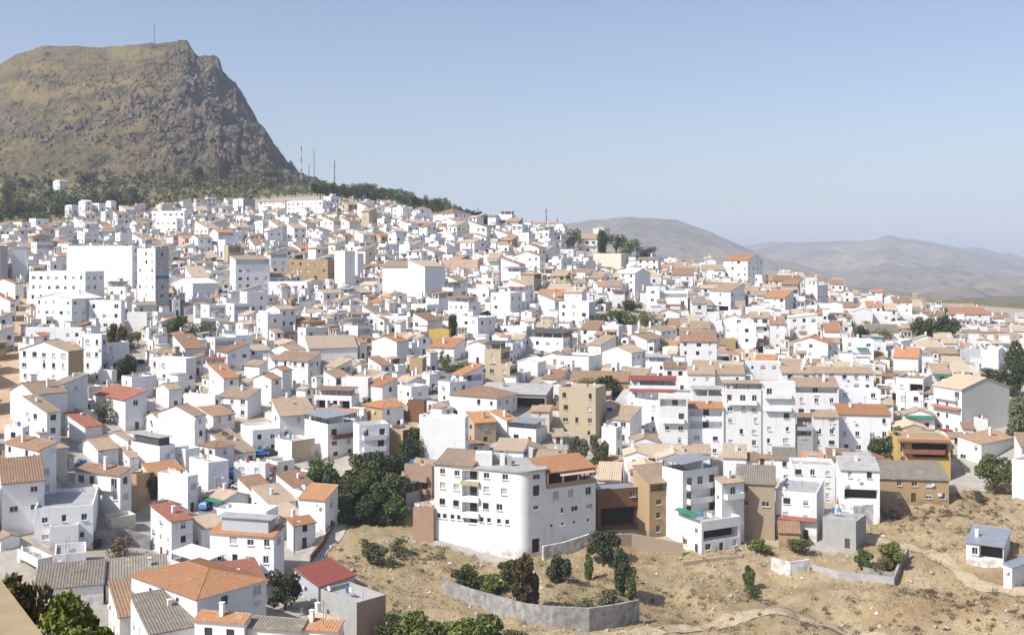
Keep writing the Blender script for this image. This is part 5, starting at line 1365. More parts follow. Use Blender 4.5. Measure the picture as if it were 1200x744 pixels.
strip('dirt_track', [(1010,628),(1050,636),(1100,652),(1150,682),(1215,700)], 3.4, MATS['dirt'])
strip('street', [(243,648),(248,616),(252,592),(266,566),(282,548),(306,534)], 5.5, MATS['asphalt'])
strip('street', [(4,510),(8,470),(14,430),(22,400),(28,375),(32,350)], 7, MATS['earthroad'])
strip('street', [(508,462),(516,446),(522,432),(534,420)], 9, MATS['asphalt'])
strip('lane', [(70,610),(72,585),(78,562),(84,545)], 4, MATS['palepath'])
strip('lane', [(1112,512),(1090,490),(1066,470),(1050,452),(1042,436)], 6, MATS['palepath'])

def wall_line(name, pts, hgt, thick, mat, label, cat='wall', slope=0):
    """pts: picture points of the wall's foot; each stretch of wall follows the ground"""
    P = [ground(u, v) for u, v in pts]; mb = MB(); T = []
    for p in P: p.z = .5*p.z+.5*GBVH_z(p.x, p.y)
    n = len(P)
    for i in range(n):
        d_ = P[min(i+1,n-1)]-P[max(i-1,0)]; d_.z = 0; nn = Vector((-d_.y, d_.x, 0)).normalized()*thick/2
        hh = hgt[i] if isinstance(hgt, (list, tuple)) else hgt
        z0 = P[i].z-1.5; z1 = P[i].z+hh
        T.append([(P[i]-nn).to_2d().to_tuple()+(z0,), (P[i]-nn).to_2d().to_tuple()+(z1,), (P[i]+nn).to_2d().to_tuple()+(z1,), (P[i]+nn).to_2d().to_tuple()+(z0,)])
    for i in range(n-1):
        for j in range(3): mb.poly([T[i][j], T[i+1][j], T[i+1][j+1], T[i][j+1]])
    mb.poly(T[0]); mb.poly(T[-1][::-1])
    return tag(mb.build(name, mat), label, cat)
wall_line('retaining_wall', [(518,692),(552,704),(584,718),(616,730),(648,737),(690,738),(722,735),(748,731)], [2.2,2.5,2.9,3.1,3.3,3.5,3.6,3.7], .5, MATS['concrete'], 'curved grey concrete retaining wall holding up the bushes on the dry slope')
wall_line('garden_wall', [(952,668),(980,675),(1010,680),(1048,683)], [1.0,1.2,1.3,1.3], .4, MATS['slabgrey'], 'pale curved low wall below the bare concrete cube')
wall_line('garden_wall', [(1012,672),(1032,676),(1047,678)], 1.2, .4, MATS['concrete'], 'short grey block wall inside the corner of the walled plot')
wall_line('garden_wall', [(1047,683),(1056,668),(1064,655)], [1.3,1.8,2.0], .4, MATS['concrete'], 'grey wall climbing beside the yellow-green corner bush')
wall_line('garden_wall', [(904,668),(926,671),(948,668)], [2.2,2.3,2.0], .5, MATS['white'], 'tall white wall below the creeper at the red tiled awning house')
wall_line('garden_wall', [(636,660),(660,654),(696,640)], [3.0,2.6,2.2], .4, MATS['white2'], 'whitewashed sloping base wall under the right wing of the curved building')
wall_line('garden_wall', [(700,646),(740,642),(800,650)], [2.6,2.6,2.4], .5, MATS['rubble'], 'old stone base wall under the brown and tan houses')
wall_line('stone_wall', [(870,658),(840,660),(800,662)], [.9,.9,.8], .5, MATS['rubble'], 'rough stone wall below the dark-windowed terrace house')
wall_line('garden_wall', [(364,660),(378,640),(392,616)], [1.4,1.2,1.0], .3, MATS['brown'], 'dark low wall along the left side of the dirt path')
wall_line('garden_wall', [(108,640),(140,636),(176,644)], [2.6,2.8,2.6], .4, MATS['concrete'], 'grey concrete wall around the waste plot with dry bushes')
wall_line('garden_wall', [(985,612),(1000,616),(1024,612)], [4.0,4.2,4.0], .4, MATS['white'], 'blank white terrace wall above the bare concrete cube')

# parapet at the viewpoint
pb = MB(); a, b_ = Vector((-1.40,3.1,0)), Vector((-1.67,3.48,0)); d_ = (b_-a).normalized(); nn = Vector((-d_.y, d_.x, 0)); nn = nn if nn.x < 0 else -nn
A0, B0 = a-d_*3, b_+d_*2.5
for (o0, o1, z0, z1) in ((0,.42,-2.4,-1.16),(-.03,.45,-1.16,-1.10)):
    q = [A0+nn*o0, B0+nn*o0, B0+nn*o1, A0+nn*o1]; i = len(pb.v)
    pb.v += [(p.x,p.y,z0) for p in q]+[(p.x,p.y,z1) for p in q]; pb.f += [tuple(i+k for k in f) for f in ((0,1,5,4),(1,2,6,5),(2,3,7,6),(3,0,4,7),(4,5,6,7),(3,2,1,0))]; pb.m += [0]*6
tag(pb.build('parapet_wall', MATS['parapet']), 'ochre plastered parapet at the viewpoint, bottom left corner', 'wall')

# stairs by the yellow house
def stairs(u0, v0, u1, v1, width, n, label):
    a, b_ = ground(u0, v0), ground(u1, v1); root = empty('stairway', a, 0); d_ = b_-a; dz = d_.z; d_.z = 0; L = d_.length; d_ = d_.normalized(); nn = Vector((-d_.y, d_.x, 0))*width/2
    for k in range(n):
        mb = MB(); p, q = d_*(L*k/n), d_*(L*(k+1)/n+.06); z1 = .3+dz*(k+1)/n; z0 = -2.0+dz*k/n
        i = 0; c4 = [p-nn, q-nn, q+nn, p+nn]; mb.v = [(x.x,x.y,z0) for x in c4]+[(x.x,x.y,z1) for x in c4]; mb.f = [(0,1,5,4),(1,2,6,5),(2,3,7,6),(3,0,4,7),(4,5,6,7)]; mb.m = [0]*5
        mb.build('step', MATS['palepath'], root)
    tag(root, label, 'stairs')
stairs(1150, 578, 1122, 516, 3.4, 22, 'long pale concrete stairway climbing beside the yellow house')
stairs(66, 604, 84, 556, 2.6, 18, 'stepped lane climbing right of the brown lean-to house')
# ---------------------------------------------------------------- the rest of the town
fr = random.Random(21)
TOP = [(-60,284),(20,280),(60,272),(110,268),(160,258),(180,250),(270,248),(336,256),(400,250),(440,252),(480,258),(560,274),(650,274),(700,300),(760,314),(830,322),(900,338),(960,346),(1060,364),(1120,374),(1250,396)]
EXCL = [  # groves, gardens, bare banks, the plaza and the open slope
 [(372,600),(372,545),(395,530),(486,520),(500,560),(480,610)],
 [(676,392),(690,366),(770,362),(775,394)], [(655,310),(665,268),(690,262),(720,270),(800,300),(812,316),(735,314),(700,312)],
 [(598,446),(610,418),(655,415),(655,450)], [(130,424),(135,380),(165,390),(175,425),(150,460)],
 [(655,545),(665,515),(705,505),(725,520),(722,562)], [(195,400),(195,372),(225,372),(262,400)],
 [(996,412),(1000,384),(1046,392),(1046,415)], [(1072,412),(1072,386),(1122,386),(1125,412)],
 [(1150,470),(1150,432),(1240,400),(1240,540),(1188,530)], [(1120,580),(1120,515),(1160,560),(1160,600)],
 [(504,466),(506,426),(545,412),(575,440),(535,462)], [(112,650),(112,625),(182,630),(182,660)],
 [(236,660),(243,585),(275,548),(320,528),(322,540),(290,560),(262,590),(255,660)], [(60,612),(66,560),(88,540),(90,612)],
 [(-40,520),(-5,420),(18,345),(36,345),(26,410),(16,520)], [(1110,515),(1040,440),(1050,432),(1125,500)], [(340,700),(352,640),(392,590),(405,600),(375,690)]]
OBB = [h_['cor'] for h_ in HOUSES]
def sat(a, b, m):
    for P, Q in ((a, b), (b, a)):
        n = len(P)
        for i in range(n):
            x0, y0 = P[i]; x1, y1 = P[(i+1) % n]; nx, ny = y1-y0, x0-x1; l = math.hypot(nx, ny)
            if l < 1e-6: continue
            nx /= l; ny /= l
            pa = [x*nx+y*ny for x, y in P]; qa = [x*nx+y*ny for x, y in Q]
            if max(pa)+m < min(qa) or max(qa)+m < min(pa): return False
    return True
GRID = {}
def cells(cor):
    xs = [p[0] for p in cor]; ys = [p[1] for p in cor]
    return [(a, b_) for a in range(int(min(xs)//15), int(max(xs)//15)+1) for b_ in range(int(min(ys)//15), int(max(ys)//15)+1)]
def put(cor):
    for c_ in cells(cor): GRID.setdefault(c_, []).append(cor)
def clash(cor, m): return any(sat(cor, o, m) for c_ in cells(cor) for o in GRID.get(c_, ()))
for o in OBB: put(o)
KEEP = [(h_['u0'], h_['u1'], h_['v0'], h_['v1'], h_['D'], .78) for h_ in HOUSES]
for t in TREES: KEEP.append((t[0]-t[3]*.5, t[0]+t[3]*.5, t[1]-t[2], t[1], depth_at(t[0], t[1]), .45))
CAND = []
def sow(D, D1, step, du, wr, dr, hs, long_, lim=.12):
    while D < D1:
        ux_ = -60.0+fr.uniform(0, 30)
        while ux_ < 1260:
            pw = F/D
            u = ux_+fr.uniform(-1.0, 1.0)*pw; dd = D+fr.uniform(-1.8, 1.8)
            ux_ += fr.uniform(*du)*pw
            z = float(base_z(u, dd)); v = VH-z/dd*F
            if v < np.interp(u, [p[0] for p in TOP], [p[1] for p in TOP]) or v > 650: continue
            if inpoly(np.array([u]), np.array([v]), SLOPE_POLY)[0] or any(inpoly(np.array([u]), np.array([v]), e)[0] for e in EXCL): continue
            x = (u-600)/F*dd
            a = noise.noise(Vector((x*.014, dd*.014, 3)))
            th = (46+a*40 if u < 560 else 22+a*36 if u < 760 else 12+a*30) + fr.uniform(-5,5)
            th = min(80, max(4, th))
            if u > 850 and th < 20: th = 12
            wa, wb = fr.uniform(*wr), fr.uniform(*dr)
            if fr.random() < long_: wa *= 1.55
            hm = fr.choice(hs)*fr.uniform(.93, 1.07)
            s, c = math.sin(R(th)), math.cos(R(th))
            cor = [(x+c*p+s*q, dd-s*p+c*q) for p, q in ((-wa,0),(0,0),(0,wb),(-wa,wb))]
            if clash(cor, .18): continue
            us = [600+p[0]/p[1]*F for p in cor]; u0, u1 = min(us), max(us); vt = v-hm*pw; ok = True
            for (k0, k1, kv0, kv1, kD, fr_) in KEEP:
                if kD > dd-1 and min(u1, k1)-max(u0, k0) > lim*(k1-k0) and vt < kv0+fr_*(kv1-kv0) and v > kv0: ok = False; break
            if not ok: continue
            OBB.append(cor); put(cor); CAND.append((u, v, dd, th, wa, wb, hm, cor))
        D += step if D < 330 else step*1.1
sow(186, 700, 4.2, (5.5, 8.0), (4.6, 7.8), (5.0, 7.6), (2.7, 3.2, 4.4, 5.3, 5.6, 6.2, 7.2, 8.6, 10.2), .22)
NSMALL = len(CAND)
sow(188, 640, 3.0, (3.0, 5.5), (2.4, 4.6), (2.6, 5.0), (2.3, 2.6, 3.0, 4.6, 5.2), .1, .2)      # annexes and outhouses in the gaps
sow(300, 640, 2.3, (2.2, 4.2), (1.6, 3.2), (1.8, 3.4), (2.0, 2.6, 3.2, 4.2, 5.6), .1, .3)     # walls, huts and lean-tos
print('filled', len(CAND))
_dummy = None
def kinds(r, u):
    rk = r.choice(('G1','F','S2','S1','F','F','G2','S2','F','H' if r.random() < .3 else 'G1')) if u < 640 else r.choice(('S1','S1','F','F','F','G2','S1','G1'))
    wc = r.choice('wwwwwwwvvu') if r.random() < .93 else r.choice('cTBPcB')
    rc = r.choice('ttpptpobpbtgb') if rk != 'F' else r.choice('sswe')
    return rk, wc, rc
BOXES = [(h_['u0'], h_['u1'], h_['v0'], h_['v1'], h_['D']) for h_ in HOUSES]
for c_ in CAND:
    us = [600+p[0]/p[1]*F for p in c_[7]]; BOXES.append((min(us), max(us), c_[1]-c_[6]*F/c_[2], c_[1], c_[2]))
BA = np.array(BOXES)
def visible_guess(i):
    """share of the candidate not behind nearer houses, by its picture box"""
    u0, u1, vt, vb, dd = BA[len(BA)-len(CAND)+i]; near = BA[(BA[:,4] < dd-3) & (BA[:,0] < u1) & (BA[:,1] > u0) & (BA[:,2] < vb) & (BA[:,3] > vt)]
    n = 0
    for iu in range(4):
        for iv in range(4):
            a = u0+(u1-u0)*(iu+.5)/4; b_ = vt+(vb-vt)*(iv+.5)/4
            n += not np.any((near[:,0] < a) & (near[:,1] > a) & (near[:,2] < b_) & (near[:,3] > b_))
    return n/16
score = []
for ci, c_ in enumerate(CAND):
    s = visible_guess(ci)*((c_[4]+c_[5])*.7*c_[6])/c_[2]**2
    if not -5 < c_[0] < 1205: s = 0
    score.append(s)
order = sorted(range(len(CAND)), key=lambda i: -score[i])
NH = max(0, 298-len([h_ for h_ in HOUSES if h_['o'].name.split('.')[0] == 'house']))
small = [i for i in order if i >= NSMALL][:190]
indiv = set([i for i in order if i < NSMALL][:NH]) | set(small); small = set(small)
for i in sorted(indiv, key=lambda i: CAND[i][2]):
    u, v, dd, th, wa, wb, hm, cor = CAND[i]
    rk, wc, rc = kinds(fr, u); opt = f'D={dd} w1={wa} w2={wb} m1=20 m2=20'
    if rk == 'F':
        q = fr.random()
        if q < .18: opt += ' can='+fr.choice(('sheet','tilebrown','slabgrey','awndark'))
        elif q < .34: opt += ' hut'
        elif q < .42: opt += ' pent=bluegrey'
        if fr.random() < .15: opt += ' tank'
    elif fr.random() < .5: opt += ' chim'
    if fr.random() < .16: opt += ' balL=1'
    if fr.random() < .16: opt += ' logR=1'
    if fr.random() < .08: opt += ' awnL='+fr.choice(('awnred','awngreen','awnbeige'))+':.95'
    vt = v-hm*F/dd
    if i in small: house('outbuilding', 'outbuilding', (u, u, u, vt, v, th, rk, wc, rc, f'D={dd} w1={wa} w2={wb} m1=20 m2=20'), None, 'auto', 'small outbuildings between the houses')
    else: house('house', 'house', (u, u, u, vt, v, th, rk, wc, rc, opt), None, 'auto')
# everything smaller, as one body of far houses
FM = ['farwhite','farwhite2','farwhite3','cream','tan','pink','tiletan','tileorange','tilebrown','tilepale','slabgrey','slabwhite','glass','frame','dark','beige','tilegrey']
fi = {n_: k for k, n_ in enumerate(FM)}; FB = MB()
class Sub:
    def __init__(s, x, y, z, th): s.c, s.s = math.cos(-R(th)), math.sin(-R(th)); s.o = (x, y, z)
    def add(s, src, ms):
        i = len(FB.v)
        FB.v.extend((s.o[0]+s.c*p[0]-s.s*p[1], s.o[1]+s.s*p[0]+s.c*p[1], s.o[2]+p[2]) for p in src.v)
        FB.f.extend(tuple(i+k for k in f) for f in src.f); FB.m.extend(ms)
for i, c_ in enumerate(CAND):
    if i in indiv: continue
    u, v, dd, th, wa, wb, hm, cor = c_; rk, wc, rc = kinds(fr, u)
    wi = fi[{'w':'farwhite','v':'farwhite2','u':'farwhite3','c':'cream','T':'tan','B':'beige','P':'pink','O':'tan'}[wc]]
    ri = fi[{'t':'tiletan','p':'tilepale','o':'tileorange','b':'tilebrown','s':'slabgrey','w':'slabwhite','e':'tilegrey','g':'tilegrey'}[rc]]
    sb = Sub((u-600)/F*dd, dd, (VH-v)/F*dd, th); m = MB(); h_ = hm; zt = h_+(.6 if rk == 'F' else 0); X, Y = Vector((1,0,0)), Vector((0,1,0)); ns = max(1, round(hm/2.9)); pn = MB()
    for O, ux, n, W in ((Vector((-wa,0,0)), X, -Y, wa), (Vector((0,0,0)), Y, X, wb)):
        ops = []; nc = max(1, int(W/2.6))
        for r_ in range(ns):
            for q in range(nc):
                if fr.random() > .74: continue
                big = fr.random() < .22; xc = W*(q+.5)/nc; ww = fr.uniform(.8,1.3) if not big else min(2.6, W/nc*.8); z_ = h_-(r_+1)*(h_/ns)+.9; hh = 1.15
                if big: z_ -= .5; hh = 1.8
                ops.append((xc-ww/2, xc+ww/2, z_, min(z_+hh, h_-.15), .22 if not big else 1.2, 'w' if not big else 'log'))
        for o in facade(m, O, ux, n, W, 0, zt, ops, wi, wi):
            if o[5] == 'w':
                P = lambda x, z: ((O+ux*x-n*.16).x, (O+ux*x-n*.16).y, z)
                pn.poly([P(o[0],o[2]), P(o[1],o[2]), P(o[1],o[3]), P(o[0],o[3])], fi['glass'] if fr.random() < .75 else fi['frame'])
        m.poly([(O.x,O.y,-5), ((O+ux*W).x,(O+ux*W).y,-5), ((O+ux*W).x,(O+ux*W).y,0), (O.x,O.y,0)], wi)
    m.poly([(-wa,wb,-5),(-wa,wb,zt),(0,wb,zt),(0,wb,-5)], wi); m.poly([(-wa,0,-5),(-wa,0,zt),(-wa,wb,zt),(-wa,wb,-5)], wi)
    p_ = .33
    if rk == 'G1': [m.poly([(-wa,y,h_),(0,y,h_),(-wa/2,y,h_+wa/2*p_)], wi) for y in (0, wb)]
    elif rk == 'G2': [m.poly([(x,0,h_),(x,wb,h_),(x,wb/2,h_+wb/2*p_)], wi) for x in (-wa, 0)]
    elif rk == 'S1':
        [m.poly([(x,0,h_),(x,wb,h_),(x,wb,h_+wb*p_)], wi) for x in (-wa, 0)]; m.poly([(-wa,wb,h_),(0,wb,h_),(0,wb,h_+wb*p_),(-wa,wb,h_+wb*p_)], wi)
    elif rk == 'S2':
        [m.poly([(-wa,y,h_),(0,y,h_),(-wa,y,h_+wa*p_)], wi) for y in (0, wb)]; m.poly([(-wa,0,h_),(-wa,wb,h_),(-wa,wb,h_+wa*p_),(-wa,0,h_+wa*p_)], wi)
    m.m = [wi if k == 'D' else k for k in m.m]
    sb.add(m, m.m); sb.add(pn, pn.m)
    if rk == 'F':
        rb = MB(); rb.poly([(-wa+.2,.2,h_),(-.2,.2,h_),(-.2,wb-.2,h_),(-wa+.2,wb-.2,h_)])
        rb.m = [ri]; sb.add(rb, rb.m); rb = MB()
        for (a, b_, c0, d0) in ((-wa,0,0,.2),(-wa,0,wb-.2,wb),(-wa,-wa+.2,.2,wb-.2),(-.2,0,.2,wb-.2)): rb.poly([(a,c0,zt),(b_,c0,zt),(b_,d0,zt),(a,d0,zt)])
        rb.poly([(-wa+.2,wb-.2,h_),(-.2,wb-.2,h_),(-.2,wb-.2,zt),(-wa+.2,wb-.2,zt)]); rb.m = [wi]*len(rb.f); sb.add(rb, rb.m)
        if fr.random() < .5:
            rb = MB(); x = -wa*fr.uniform(.3,.7); hw = fr.uniform(1,2); rb.box(x-hw, x+hw, wb*.35, wb*.8, h_-.02, h_+2.2); rb.m = [wi]*len(rb.f); sb.add(rb, rb.m)
            rb = MB(); rb.box(x-hw-.15, x+hw+.15, wb*.3, wb*.83, h_+2.2, h_+2.38); rb.m = [fr.choice((ri, fi['tiletan'], fi['slabgrey']))]*len(rb.f); sb.add(rb, rb.m)
        elif fr.random() < .35:
            rb = MB(); rb.slab([(-wa-.1,-.1,h_+2.3),(.1,-.1,h_+2.3),(.1,wb*.8,h_+2.7),(-wa-.1,wb*.8,h_+2.7)], .12); rb.m = [fi[fr.choice(('slabgrey','tilebrown','tiletan'))]]*len(rb.f); sb.add(rb, rb.m)
            rb = MB(); [rb.box(x-.12,x+.12,.05,.3,h_,h_+2.3) for x in (-wa+.2,-wa/2,-.2)]; rb.box(-wa+.2,-.2,wb*.6,wb*.65,h_,h_+2.5); rb.m = [wi]*len(rb.f); sb.add(rb, rb.m)
    else:
        rb = roof_mesh(rk, wa, wb, h_, False, p_); rb.m = [ri]*len(rb.f); sb.add(rb, rb.m)
        if fr.random() < .4:
            rb = MB(); x, y = -wa*fr.uniform(.3,.7), wb*fr.uniform(.4,.7); rb.box(x-.3,x+.3,y-.3,y+.3,h_-.3,h_+2.4); rb.m = [wi]*len(rb.f); sb.add(rb, rb.m)
tag(FB.build('far_houses', [MATS[n_] for n_ in FM]), kind='stuff')

# shrubs, small trees and cars in the gaps that are left
SHRUBS = []; CARS = []; hr = random.Random(77); tries = 0
while len(SHRUBS) < 74 and tries < 9000:
    tries += 1; D = hr.uniform(195, 470); u = hr.uniform(0, 1195); z = float(base_z(u, D)); v = VH-z/D*F
    if v < np.interp(u, [p[0] for p in TOP], [p[1] for p in TOP])+8 or v > 600 or inpoly(np.array([u]), np.array([v]), SLOPE_POLY)[0] or any(inpoly(np.array([u]), np.array([v]), e)[0] for e in EXCL[13:]): continue
    x = (u-600)/F*D; m = hr.uniform(.8, 1.5); cor = [(x-m,D-m),(x+m,D-m),(x+m,D+m),(x-m,D+m)]
    if clash(cor, .05): continue
    put(cor); hp = hr.uniform(1.6, 4.2)*F/D; kd = hr.choice(('bush','broad','broad','bush','cypress' if hr.random() < .4 else 'broad'))
    o = tree(u, v, hp, m*2.3*F/D, kd, hr.choice(('green','dark','green','olive','bright')), None, 'bush' if kd == 'bush' else 'tree', D=D)
    SHRUBS.append((o, u, v, kd))

tries = 0
while len(CARS) < 12 and tries < 6000:
    tries += 1; D = hr.uniform(195, 360); u = hr.uniform(20, 1180); z = float(base_z(u, D)); v = VH-z/D*F
    if v > 600 or v < 330 or inpoly(np.array([u]), np.array([v]), SLOPE_POLY)[0]: continue
    x = (u-600)/F*D; a = hr.uniform(0, 180); ca, sa = math.cos(R(a)), math.sin(R(a)); cor = [(x+ca*p-sa*q, D+sa*p+ca*q) for p, q in ((-2.2,-1),(2.2,-1),(2.2,1),(-2.2,1))]
    if clash(cor, .05) or D > 1000: continue
    put(cor); CARS.append((u, v, a, hr.choice(('white','silver','dark','red','blue','white'))))
# ---------------------------------------------------------------- leafy bushes close to the viewpoint
tree(76, 822, 142, 120, 'bush', 'bright', 'leafy yellow-green bush close to the viewpoint at the bottom left corner', 'bush', D=24, n=5200)
tree(14, 826, 176, 96, 'bush', 'rust', 'brownish green bush rising behind the ochre parapet at the left edge', 'bush', D=25.5, n=4200)
tree(44, 822, 100, 58, 'bush', 'silver', 'bush of pale dry leaves between the ochre parapet and the yellow-green bush', 'bush', D=23, n=3000)

# ---------------------------------------------------------------- cars
CARM = {}
def car_paint(name, c):
    m, nt, b = base_mat('paint_'+name, 0.3, 0.5); b.inputs['Base Color'].default_value = (*c, 1); b.inputs['Coat Weight'].default_value = .5; return m
PAINT = {'white': car_paint('white', (.75,.75,.74)), 'blue': car_paint('blue', (.05,.22,.5)), 'dark': car_paint('dark', (.03,.035,.045)), 'red': car_paint('red', (.35,.03,.02)), 'silver': car_paint('silver', (.45,.46,.47))}
tm_, tnt, tb_ = base_mat('tyre', .9, .2); tb_.inputs['Base Color'].default_value = (.02,.02,.02,1)
def car(u, v, yaw, paint, label, van=False, lo=100):
    D = depth_at(u, v, lo); p = px(u, v, D); p.z = GBVH_z(p.x, p.y)+.1
    root = empty('parked_van' if van else 'parked_car', p, R(yaw)); L, W = (4.4, 1.8) if van else (4.0, 1.68); hh = 1.95 if van else 1.42
    prof = [(-L/2,.32),(L/2,.32),(L/2,.62),(L/2-.25,.82),(L*.24,.9),(L*.10,hh),(-L*.42,hh),(-L/2+.05,.92),(-L/2,.7)]
    mb = MB(); n = len(prof)
    for s in (-1, 1):
        i = len(mb.v); mb.v += [(x, s*(W/2-(.16 if z > 1 else 0)), z) for x, z in prof]; f = tuple(range(i, i+n)); mb.f.append(f if s < 0 else f[::-1]); mb.m.append(0)
    for k in range(n): mb.f.append((k, k+n, (k+1) % n+n, (k+1) % n)); mb.m.append(0)
    mb.build('body', PAINT[paint], root)
    gl = MB()
    for s in (-1, 1):
        y0, y1 = s*(W/2+.01), s*(W/2-.145)
        gl.poly([(L*.20,y0,.93),(L*.10-.05,y1,hh-.1),(-L*.40,y1,hh-.1),(-L*.46,y0,.95)])
    gl.poly([(L*.235,-W/2+.2,.93),(L*.235,W/2-.2,.93),(L*.115,W/2-.26,hh-.06),(L*.115,-W/2+.26,hh-.06)])
    gl.poly([(-L/2+.03,-W/2+.2,.98),(-L/2+.03,W/2-.2,.98),(-L*.42-.02,W/2-.26,hh-.1),(-L*.42-.02,-W/2+.26,hh-.1)])
    gl.build('windscreen', MATS['glass'], root)
    for x in (-L*.3, L*.31):
        for s in (-1, 1):
            wb = MB(); wb.bar((x, s*(W/2-.2), .31), (x, s*(W/2+.02), .31), .31, 0, 12); wb.build('wheel', tm_, root)
    for s in (-1, 1):
        hb = MB(); hb.box(L/2-.06, L/2+.015, s*.6-.2, s*.6+.2, .6, .75); hb.build('headlight', MATS['frame'], root)
    tag(root, label, 'van' if van else 'car', 'vehicles parked in the streets')
car(243, 596, 75, 'blue', 'light blue car parked in the street left of the white flat house')
car(251, 585, 72, 'white', 'white van parked just above the light blue car', True)
car(264, 568, 60, 'white', 'white car parked beside the long white walled terrace')
car(305, 536, 15, 'blue', 'blue car parked under the white flat house with windowed side')
car(318, 534, 15, 'dark', 'dark car parked next to the blue one below the windowed side')
car(516, 458, 20, 'silver', 'silver car at the left side of the small plaza')
car(527, 456, 30, 'dark', 'dark car standing in the middle of the small plaza')
car(538, 452, 10, 'silver', 'pale car at the right side of the small plaza')
car(1042, 440, 70, 'dark', 'dark car parked at the top of the pale steep lane')
car(1046, 452, 75, 'red', 'red car parked on the pale steep lane')
car(237, 620, 80, 'dark', 'dark car in the shade beside the tall house with red roof strips')

# ---------------------------------------------------------------- masts, lamps and poles
def mast(u, v0, v1, D, label, bands=7, r=.28, two=('awnred','frame')):
    p = px(u, v1, D); H_ = (v1-v0)*D/F; root = empty('radio_mast', p)
    for k in range(bands):
        z0, z1 = H_*k/bands, H_*(k+1)/bands; mb = MB(); a = r*(1-.55*k/bands)
        for q in range(3):
            t, t2 = 2.094*q, 2.094*(q+1); c0, c1 = Vector((math.cos(t)*a, math.sin(t)*a, z0)), Vector((math.cos(t)*a, math.sin(t)*a, z1)); d0 = Vector((math.cos(t2)*a, math.sin(t2)*a, z1))
            mb.bar(c0, c1, .11, 0, 4); mb.bar(c0, d0, .05, 0, 3)
        mb.build('mast_section', MATS[two[k % 2]], root)
    mb = MB(); mb.bar((0,0,H_), (0,0,H_+1.5), .05, 0, 4); mb.bar((-.5,0,H_*.93), (.5,0,H_*.93), .12, 0, 4); mb.build('aerial', MATS['metal'], root)
    tag(root, label, 'mast')
mast(353, 171, 218, 790, 'tall red and white radio mast on the saddle right of the mountain', 7, .5)
mast(368, 176, 217, 800, 'thin grey mast with a bent head right of the red and white mast', 5, .22, ('metal','metal'))
mast(362, 193, 218, 795, 'short thin mast between the red-white and the bent grey one', 4, .2, ('metal','metal'))
mast(392, 187, 218, 780, 'dark radio mast nearest the ridge pines', 5, .4, ('metal','iron'))
mast(181, 27, 53, 1375, 'thin mast on the summit of the rocky mountain', 5, .5, ('metal','metal'))
mast(640, 245, 272, 640, 'lattice mast on the skyline above the terracotta-roofed row', 5, .35, ('metal','metal'))
mast(653, 257, 272, 640, 'short antenna mast right of the skyline lattice mast', 3, .3, ('metal','iron'))
mast(560, 244, 264, 650, 'small mast on the skyline at the end of the ridge pines', 3, .25, ('metal','metal'))
def lamp(u, v0, v1, label, arm=1.4, name='street_lamp'):
    D = depth_at(u, v1); p = px(u, v1, D); H_ = (v1-v0)*D/F; root = empty(name, p, rnd.uniform(-.6,.6))
    mb = MB(); mb.bar((0,0,-1), (0,0,H_), .09, 0, 6, .06); mb.build('pole', MATS['metal'], root)
    mb = MB(); mb.bar((0,0,H_-.05), (arm,0,H_+.25), .045, 0, 5); mb.bar((0,0,H_-.05), (-arm*.6,0,H_+.15), .045, 0, 5); mb.build('arm', MATS['metal'], root)
    mb = MB(); mb.box(arm-.15, arm+.5, -.14, .14, H_+.16, H_+.30); mb.build('lamp_head', MATS['frame'], root)
    tag(root, label, 'street lamp')
lamp(1068, 434, 482, 'tall street lamp on the steep lane left of the concrete gable house')
lamp(1061, 459, 496, 'street lamp lower down the steep lane above the yellow house')
lamp(1080, 470, 498, 'small street lamp on the stairs left of the red balcony')
lamp(1122, 392, 430, 'lamp post in front of the cream block')
lamp(1180, 372, 404, 'lamp post on the skyline above the cream block')
lamp(254, 560, 590, 'street lamp beside the white van in the shaded street')
lamp(118, 560, 598, 'wooden-looking pole beside the tan flat house and bush', .6)
lamp(345, 612, 650, 'pole at the left side of the dirt path', .7)

# ---------------------------------------------------------------- stones, dry grass and weeds on the slope
def wires(u0, v0, u1, v1, D0, D1, label):
    a, b_ = px(u0, v0, D0), px(u1, v1, D1); mb = MB(); n = 12; pr = a
    for k in range(1, n+1):
        t = k/n; q = a.lerp(b_, t); q.z -= 4*t*(1-t)*1.2; mb.bar(pr, q, .03, 0, 3); pr = q
    tag(mb.build('overhead_cable', MATS['iron']), label, 'cable')
sr = random.Random(3); ST, GR, WD = MB(), MB(), MB()
def slope_pt():
    while True:
        u, v = sr.uniform(340, 1210), sr.uniform(575, 765)
        if inpoly(np.array([u]), np.array([v]), SLOPE_POLY)[0]:
            p = ground(u, v); p.z = GBVH_z(p.x, p.y); return u, v, p
def hits(p, m=.3):
    q = [(p.x-m,p.y-m),(p.x+m,p.y-m),(p.x+m,p.y+m),(p.x-m,p.y+m)]
    return any(sat(q, o, 0) for o in OBB[:len(HOUSES)] if abs(o[0][1]-p.y) < 30 and abs(o[0][0]-p.x) < 30)
for k in range(1500):
    u, v, p = slope_pt()
    dens = noise.noise(p*.07)+.35*noise.noise(p*.3)
    if dens < .02 and sr.random() < .75: continue
    if hits(p): continue
    s = .10+.55*sr.random()**4; vs = []
    for x, y, z in ((1,0,0),(0,1,0),(-1,0,0),(0,-1,0),(.2,.1,.8),(-.1,0,-.5)):
        vs.append((p.x+s*(x+sr.uniform(-.3,.3)), p.y+s*(y+sr.uniform(-.3,.3)), p.z+s*(z*.8+sr.uniform(-.15,.15))+.02))
    i = len(ST.v); ST.v += vs; mi = 0 if sr.random() < .86 else 1
    for a, b_ in ((0,1),(1,2),(2,3),(3,0)): ST.f += [(i+a,i+b_,i+4),(i+b_,i+a,i+5)]; ST.m += [mi, mi]
